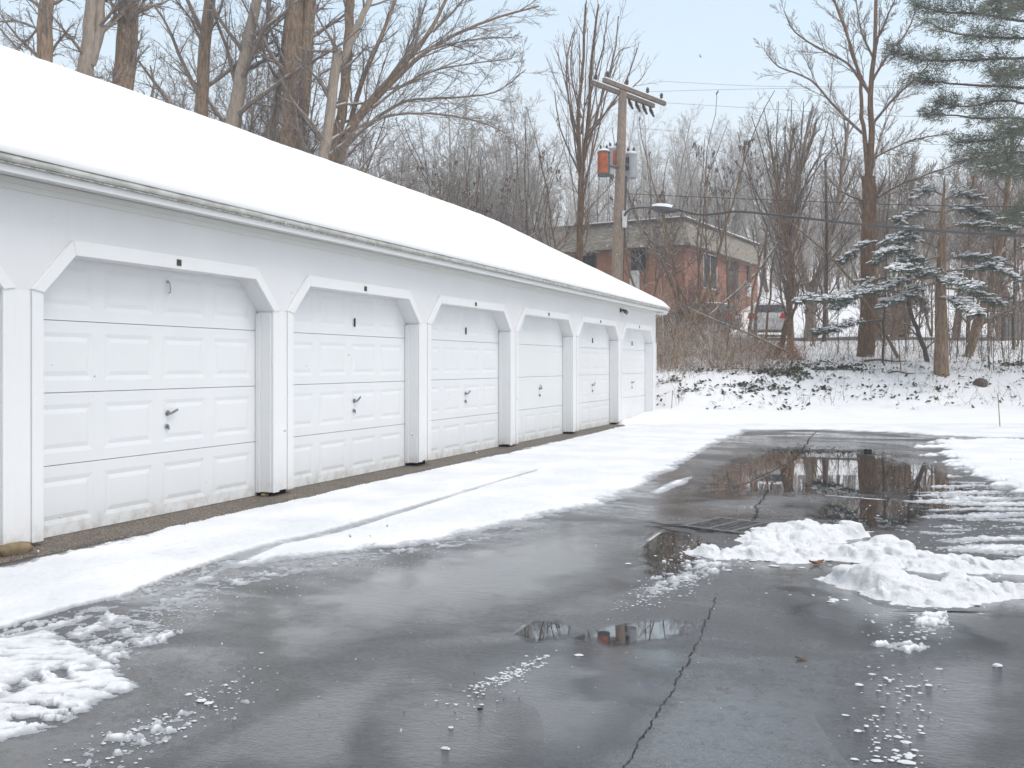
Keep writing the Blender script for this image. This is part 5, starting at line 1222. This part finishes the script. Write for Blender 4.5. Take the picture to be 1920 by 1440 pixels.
for i, t in enumerate((.06, .22, .36, .58, .70, .82, .94)):
    for s in (1, -1):
        if s < 0 and i % 2: continue
        c = a.lerp(b, t) + sd * s * .22 + Vector((0, 0, .065)); mb = MB(); mb.lathe(c, (0, 0, 1), [(.018, 0), (.018, .08), (.05, .085), (.055, .13), (.035, .14), (.06, .17), (.055, .20), (.03, .23), (.03, .25)], 10); pb(mb, 'insulator', M_INS)
for i, t in enumerate((.60, .72, .84, .96)):       # cut-outs hanging below the far half
    c = a.lerp(b, t) + sd * .30; mb = MB(); mb.tube([c, c + Vector((.05, 0, -.18)), c + Vector((.16, 0, -.40))], [.03, .05, .035], 8); mb.lathe(c + Vector((.03, 0, -.12)), (.4, 0, -.9), [(.03, 0), (.07, .03), (.03, .06), (.07, .09), (.03, .12), (.07, .15), (.02, .2)], 10); pb(mb, 'fuse_cutout', M_INS)
M_RUST = paint('rusty_orange_can', (.50, .13, .045), (.30, .07, .03), 5, .6, .2); M_CAN = paint('grey_can', (.36, .38, .41), (.46, .47, .50), 5, .4, .1); M_CAND = paint('dark_can', (.06, .06, .065), (.12, .12, .125), 6, .5)
def can(px, py, Z, R, H, mats, patch=None):
    c = P(px, py, Z); c0 = c - Vector((0, 0, H / 2)); mb = MB(); mb.lathe(c0, (0, 0, 1), [(R * .92, 0), (R, .02), (R, H - .05), (R * 1.06, H - .045), (R * 1.06, H - .01), (R * .8, H + .03), (.05, H + .05)], 20); o = pb(mb, 'transformer', mats[0])
    if patch:        # painted or rusted face of the can
        mb = MB(); vs = []; a0, a1, z0, z1 = patch; n = 8
        for i in range(n + 1):
            an = TH + a0 + (a1 - a0) * i / n
            for z in (z0, z1): vs.append(c0 + Vector((math.cos(an) * (R + .004), math.sin(an) * (R + .004), z * H)))
        mb.add(vs, [(2 * i, 2 * i + 2, 2 * i + 3, 2 * i + 1) for i in range(n)]); pb(mb, 'rust_panel', mats[1], o)
    for s in (-.4, .4):
        mb = MB(); mb.lathe(c0 + Vector((s * R * C_, s * R * S_, H + .03)), (s * .3, 0, 1), [(.03, 0), (.05, .03), (.03, .05), (.05, .08), (.03, .10), (.045, .13), (.015, .2)], 8); pb(mb, 'bushing', M_INS, o)
    mb = MB(); ps = base.lerp(top, (c.z - base.z) / (top.z - base.z)); mb.tube([c, ps], .05, 6); pb(mb, 'bracket', M_STEEL, o)
    mb = MB(); mb.lathe(c0 + Vector((0, 0, H + .02)), (0, 0, 1), [(R * .95, 0), (R * .8, .06), (R * .3, .09)], 14); pb(mb, 'snow_cap', M_SNOW, o)
can(1132, 308, 31.4, .20, .78, (M_CAND, M_RUST), (-3.14 + .15, -.95, .12, .93)); can(1150, 298, 32.2, .22, .62, (M_CAN, M_RUST), (-1.75, -.5, .10, .88)); can(1183, 312, 32.6, .19, .80, (M_CAN, M_CAND), (-2.9, -2.0, .3, .85))
mb = MB(); c = P(1171, 411, 31.75); mb.obox(c, Vector((C_, S_, 0)) * .075, Vector((-S_, C_, 0)) * .06, (0, 0, .27)); pb(mb, 'meter_box', M_FRAME, bevel=.01)
mb = MB(); mb.tube([P(1173, 330, 32.0), P(1170, 420, 32.0), P(1166, 520, 32.0), P(1163, 600, 32)], .055, 8); pb(mb, 'conduit', M_CAND)
mb = MB(); mb.tube([P(1166, 415, 31.9), P(1174, 398, 31.6), P(1184, 391, 31.4), P(1205, 389, 31.0), P(1226, 389, 30.8)], [.04, .035, .03, .03, .03], 8); arm = pb(mb, 'lamp_arm', M_CAND, smooth=True)
h0, h1 = P(1221, 390, 30.9), P(1271, 394, 30.4); hx = (h1 - h0).normalized(); mb = MB(); K = 12; vs = []; hn = hx.cross(Vector((0, 0, 1))).normalized()
prof = [(0, .05, .05), (.08, .10, .09), (.25, .15, .13), (.6, .17, .14), (.85, .14, .10), (1, .05, .05)]
for t, wv, hh in prof:
    c = h0.lerp(h1, t)
    for j in range(K): an = 2 * math.pi * j / K; vs.append(c + hn * math.cos(an) * wv + Vector((0, 0, math.sin(an) * hh)))
fs = [(i * K + j, i * K + (j + 1) % K, (i + 1) * K + (j + 1) % K, (i + 1) * K + j) for i in range(len(prof) - 1) for j in range(K)] + [tuple(range(K)), tuple(range((len(prof) - 1) * K, len(prof) * K))]
mb.add(vs, fs); lh = pb(mb, 'street_lamp_head', M_CAND, smooth=True)
mb = MB(); vs = []
for t, wv, hh in prof[1:-1]:
    c = h0.lerp(h1, t)
    for j in range(7): an = math.pi * (.12 + .76 * j / 6); vs.append(c + hn * math.cos(an) * (wv + .01) + Vector((0, 0, math.sin(an) * (hh + .035))))
mb.add(vs, [(7 * i + j, 7 * i + j + 1, 7 * i + 8 + j, 7 * i + 7 + j) for i in range(3) for j in range(6)]); pb(mb, 'snow_cap', M_SNOW, lh)
# wires
M_WIRE = paint('wire', (.05, .05, .055), (.09, .09, .095), 9, .6); M_WIREL = paint('thin_grey_wire', (.25, .26, .28), (.3, .31, .33), 9, .6)
def wire(label, pl, r_, mat=M_WIRE, cat='cable'):
    pts = [P(*q) for q in pl]; p, q = catmull(pts, [r_] * len(pts), 10); mb = MB(); o_ = p[0]; mb.tube(p, r_, 6, False); o = mb.build('overhead_cable', mat, smooth=True, off=o_); o.location = o_; return tag(o, label, cat)
wire('thick black cable sagging from the street lamp to the right edge', [(1270, 393, 30.4), (1296, 400, 29.8), (1320, 402.5, 29.2), (1350, 400, 28.5), (1390, 397, 27.6), (1500, 408, 25.4), (1620, 421, 23.5), (1760, 433, 21.5), (1920, 442, 19.6), (2300, 458, 16)], .034)
wire('thin wire running right just under the thick cable', [(1176, 363, 32), (1300, 369, 31), (1500, 377, 29), (1700, 384, 27), (1920, 388, 25), (2300, 388, 22)], .011)
wire('uppermost thin wire from the crossarm to the right', [(1236, 152, 33.4), (1450, 162, 34), (1700, 160, 34), (1920, 150, 34), (2300, 120, 34)], .006, M_WIREL)
wire('second thin wire from the crossarm, below the uppermost', [(1210, 172, 32.8), (1450, 166, 33), (1700, 164, 33), (1920, 163, 33), (2300, 160, 33)], .006, M_WIREL)
wire('pale wire crossing the sky below the crossarm wires', [(1236, 192, 33.4), (1500, 208, 32), (1700, 218, 31), (1920, 222, 30), (2300, 220, 28)], .006, M_WIREL)
wire('pale wire crossing the tall reddish trunk at mid height', [(1190, 240, 32), (1500, 262, 31), (1700, 269, 30), (1920, 276, 29), (2300, 280, 27)], .005, M_WIREL)

# ------------------------------------------------------------------ brush, stems, ivy, stakes, flakes
def stems(n, pick, h0, h1, rad, lean, r, arch=.5, kids=2):
    o = []
    for _ in range(n):
        u, v, k = pick(); x, y = UV(u, v)
        if x < -5.4 and y < 24.2: continue
        b = Vector((x, y, T(x, y) - .03)); H = r.uniform(h0, h1) * k; d = Vector((r.gauss(0, lean), r.gauss(0, lean), 1))
        t = shoot(r, b, d, H, rad * r.uniform(.7, 1.3), 5, .16, -.06 * arch, .35); o.append(t)
        for _k in range(kids):
            i = r.randrange(1, 5); o.append(shoot(r, t[0][i], turn(r, (t[0][i] - t[0][i - 1]).normalized(), r.uniform(.4, 1.1), r.random() * 6.28), H * r.uniform(.15, .45), rad * .6, 3, .2, 0, .5))
    return o
r = random.Random(41)
def pk(u0, u1, v0, v1, f=None):
    def g():
        while True:
            u = r.uniform(u0, u1); v = r.uniform(v0, v1); k = 1 if f is None else f(u, v)
            if r.random() < k: return u, v, .5 + .5 * k
    return g
dens = lambda u, v: float(np.clip(1.1 - max(0, (u - 5.6)) * .36 - max(0, 28.3 - v) * .55, .0, 1))
pl = stems(2300, pk(3.6, 9.2, 26.4, 34.5, lambda u, v: dens(u, v) * (.25 + .75 * float(vnoise(u * 1.1, v * .9, 14) > .42))), .4, 1.5, .0075, .42, r, .9, 2)
tag(link('undergrowth', tubes_mesh('undergrowth', pl[1::2], lambda q: 3, (0, 0, 0)), M_BUSHG), 'grey snow flecked weeds mixed through the brown brambles', 'weeds', kind='stuff')
pl = pl[::2] + stems(150, pk(3.6, 8.0, 29, 36, lambda u, v: max(.1, 1 - .2 * max(0, u - 5.5))), 1.2, 3.0, .009, .3, r, .5, 5)
tag(link('undergrowth', tubes_mesh('undergrowth', pl, lambda q: 3, (0, 0, 0)), M_BUSH), 'tangle of dead brown brambles on the bank beyond the garage end', 'brambles', kind='stuff')
pl = stems(420, pk(7.3, 9.0, 30, 32.5), .3, .75, .009, .5, r, 1.2, 3)
q = Vector(UV(8.2, 31.2) + (0,)); q.z = T(q.x, q.y)
o = link('rust_bush', tubes_mesh('rust_bush', pl, lambda q: 3, q), M_BUSHR, None, q); tag(o, 'low rust coloured bush of dead stems in front of the white car', 'bush')
pl = stems(1300, pk(4.0, 17.5, 24.2, 33.5, lambda u, v: .25 + .75 * float(vnoise(u * 1.3, v * 1.3, 3) > .5)), .12, .55, .005, .45, r, .6, 1) + stems(500, pk(9, 20, 29, 36.5), .3, 1.1, .006, .3, r, .4, 3)
tag(link('dry_stems', tubes_mesh('dry_stems', pl, lambda q: 3, (0, 0, 0)), M_BUSHD), 'scattered dry weed stems poking through snow on the bank', 'weeds', kind='stuff')
# fallen branches on the bank
for px0, py0, px1, py1, Z, w_, lab in ((1620, 690, 1700, 676, 29.5, 5, 'dark fallen branch lying beside the tall reddish trunk'), (1665, 732, 1715, 738, 27, 4, 'short dark stick on the snow below the spruce trunk'), (1480, 662, 1280, 572, 28.8, 4, 'long pale dead branch slanting across the brambles'), (1345, 690, 1480, 700, 27.6, 4, 'thin fallen branch on the bank under the ivy')):
    a, b = P(px0, py0, Z), P(px1, py1, Z); 
    if abs(py0 - py1) < 40: a.z = T(a.x, a.y) + .04; b.z = T(b.x, b.y) + .05
    p, q2 = catmull([a, a.lerp(b, .35) + Vector((0, 0, .04)), a.lerp(b, .7) + Vector((0, 0, -.01)), b], [w_ * .5 * Z / FPX * f for f in (1, .9, .7, .4)]); out_ = [(p, q2)]; sprout(random.Random(px0), out_, (p, q2), [(5, .2, .6, .2, .5, .1, 0, 3)], 0)
    o = link('fallen_branch', tubes_mesh('fallen_branch', out_, lambda q: 6, a), M_BARKD if 'dark' in lab else M_TWIG, None, a); tag(o, lab, 'branch')
# ivy leaves showing through the snow
rs = np.random.RandomState(8); n = 26000
u = rs.uniform(3.6, 17.5, n); v = rs.uniform(23.6, 30.5, n)
f = fbm(u * .55, v * .9, 3, 77) + .7 * fbm(u * 2.6, v * 3.2, 3, 78) - .10 * np.abs(v - 26.6) - .03 * np.maximum(u - 10, 0)
k = (f > .33) | ((f > -.25) & (rs.rand(n) < .09)); u, v = u[k], v[k]; n = len(u); x, y = C_ * u - S_ * v, S_ * u + C_ * v
k = ~((x < -5.4) & (y < 24.1)); x, y = x[k], y[k]; n = len(x); z = terr(x, y) + rs.uniform(.0, .07, n); c = np.stack([x, y, z], 1)
an = rs.rand(n) * 6.28; L = rs.uniform(.03, .065, n); a1 = np.stack([np.cos(an), np.sin(an), rs.normal(0, .5, n)], 1); a2 = np.stack([-np.sin(an), np.cos(an), rs.normal(0, .5, n)], 1)
V = np.stack([c - a1 * L[:, None], c - a2 * L[:, None] * .7, c + a1 * L[:, None], c + a2 * L[:, None] * .7], 1).reshape(-1, 3)
tag(link('ivy', np_mesh('ivy', V, np.arange(n * 4).reshape(-1, 4)), M_IVY), 'dark ivy leaves showing through snow along the bank', 'ivy', kind='stuff')
# marker stakes
for px, pt, Z, tilt, lab in ((1876, 740, 19.6, -.07, 'thin pale marker stake in the snow near the right edge'), (1259, 733, 23.9, .02, 'thin stake in the snow beyond the garage corner')):
    q = P(px, 800, Z); b = Vector((q.x, q.y, T(q.x, q.y) - .1)); t = P(px - (5 if tilt < 0 else -2), pt, Z); mb = MB(); mb.tube([(0, 0, 0), (t - b) * .5, t - b], [.011, .010, .009], 7); mb.lathe(t - b, (0, 0, 1), [(.011, -.03), (.014, -.02), (.014, 0), (.004, .012)], 7)
    o = mb.build('marker_stake', M_BARKL); o.location = b; tag(o, lab, 'stake', 'marker stakes')
q = P(1839, 690, 26); mb = MB(); rr = random.Random(4); K = 10; vs = []
for z, qq in ((-.05, .9), (.08, 1.0), (.16, .8), (.2, .4)):
    for j in range(K): an = 2 * math.pi * j / K; e = .15 * qq * rr.uniform(.8, 1.2); vs.append((math.cos(an) * e * 1.2, math.sin(an) * e, z))
mb.add(vs, [tuple(range(3 * K, 4 * K))] + [(i * K + j, i * K + (j + 1) % K, (i + 1) * K + (j + 1) % K, (i + 1) * K + j) for i in range(3) for j in range(K)])
o = mb.build('stump', M_BARKD); o.location = (q.x, q.y, T(q.x, q.y)); tag(o, 'small dark stump in the snow right of the spruce trunk', 'stump')
# falling snow
r = random.Random(66); mb = MB()
for _ in range(170):
    Z = r.uniform(2.6, 14); c = P(r.uniform(-100, 2020), r.uniform(20, 1400), Z)
    if c.z < .1 or (c.x < -5.2): continue
    s = r.uniform(.0022, .0042) * (1 + Z * .06); d = Vector((r.gauss(0, .3), r.gauss(0, .3), 1)).normalized(); e = d.orthogonal().normalized(); g_ = d.cross(e); l = s * r.uniform(1, 1.8)
    mb.add([c + d * l, c - d * l, c + e * s, c - e * s, c + g_ * s, c - g_ * s], [(0, 2, 4), (0, 4, 3), (0, 3, 5), (0, 5, 2), (1, 4, 2), (1, 3, 4), (1, 5, 3), (1, 2, 5)])
tag(mb.build('snowflakes', M_PILE), 'light snowflakes drifting down over the lot', 'snowflakes', kind='stuff')

# ------------------------------------------------------------------ winter haze over the whole place
mb = MB(); mb.box((-75, -14, -1.2), (75, 118, 27)); hz = mb.build('haze', None)
mh = bpy.data.materials.new('haze'); mh.use_nodes = True; t_ = mh.node_tree; t_.nodes.clear()
ho = t_.nodes.new('ShaderNodeOutputMaterial'); hv = t_.nodes.new('ShaderNodeVolumePrincipled'); hv.inputs['Color'].default_value = (.93, .95, .97, 1); hv.inputs['Density'].default_value = .0032; hv.inputs['Anisotropy'].default_value = .2
t_.links.new(hv.outputs[0], ho.inputs['Volume']); hz.data.materials.append(mh); hz['kind'] = 'stuff'; hz['label'] = 'thin winter haze that pales the far trees'; hz['category'] = 'haze'
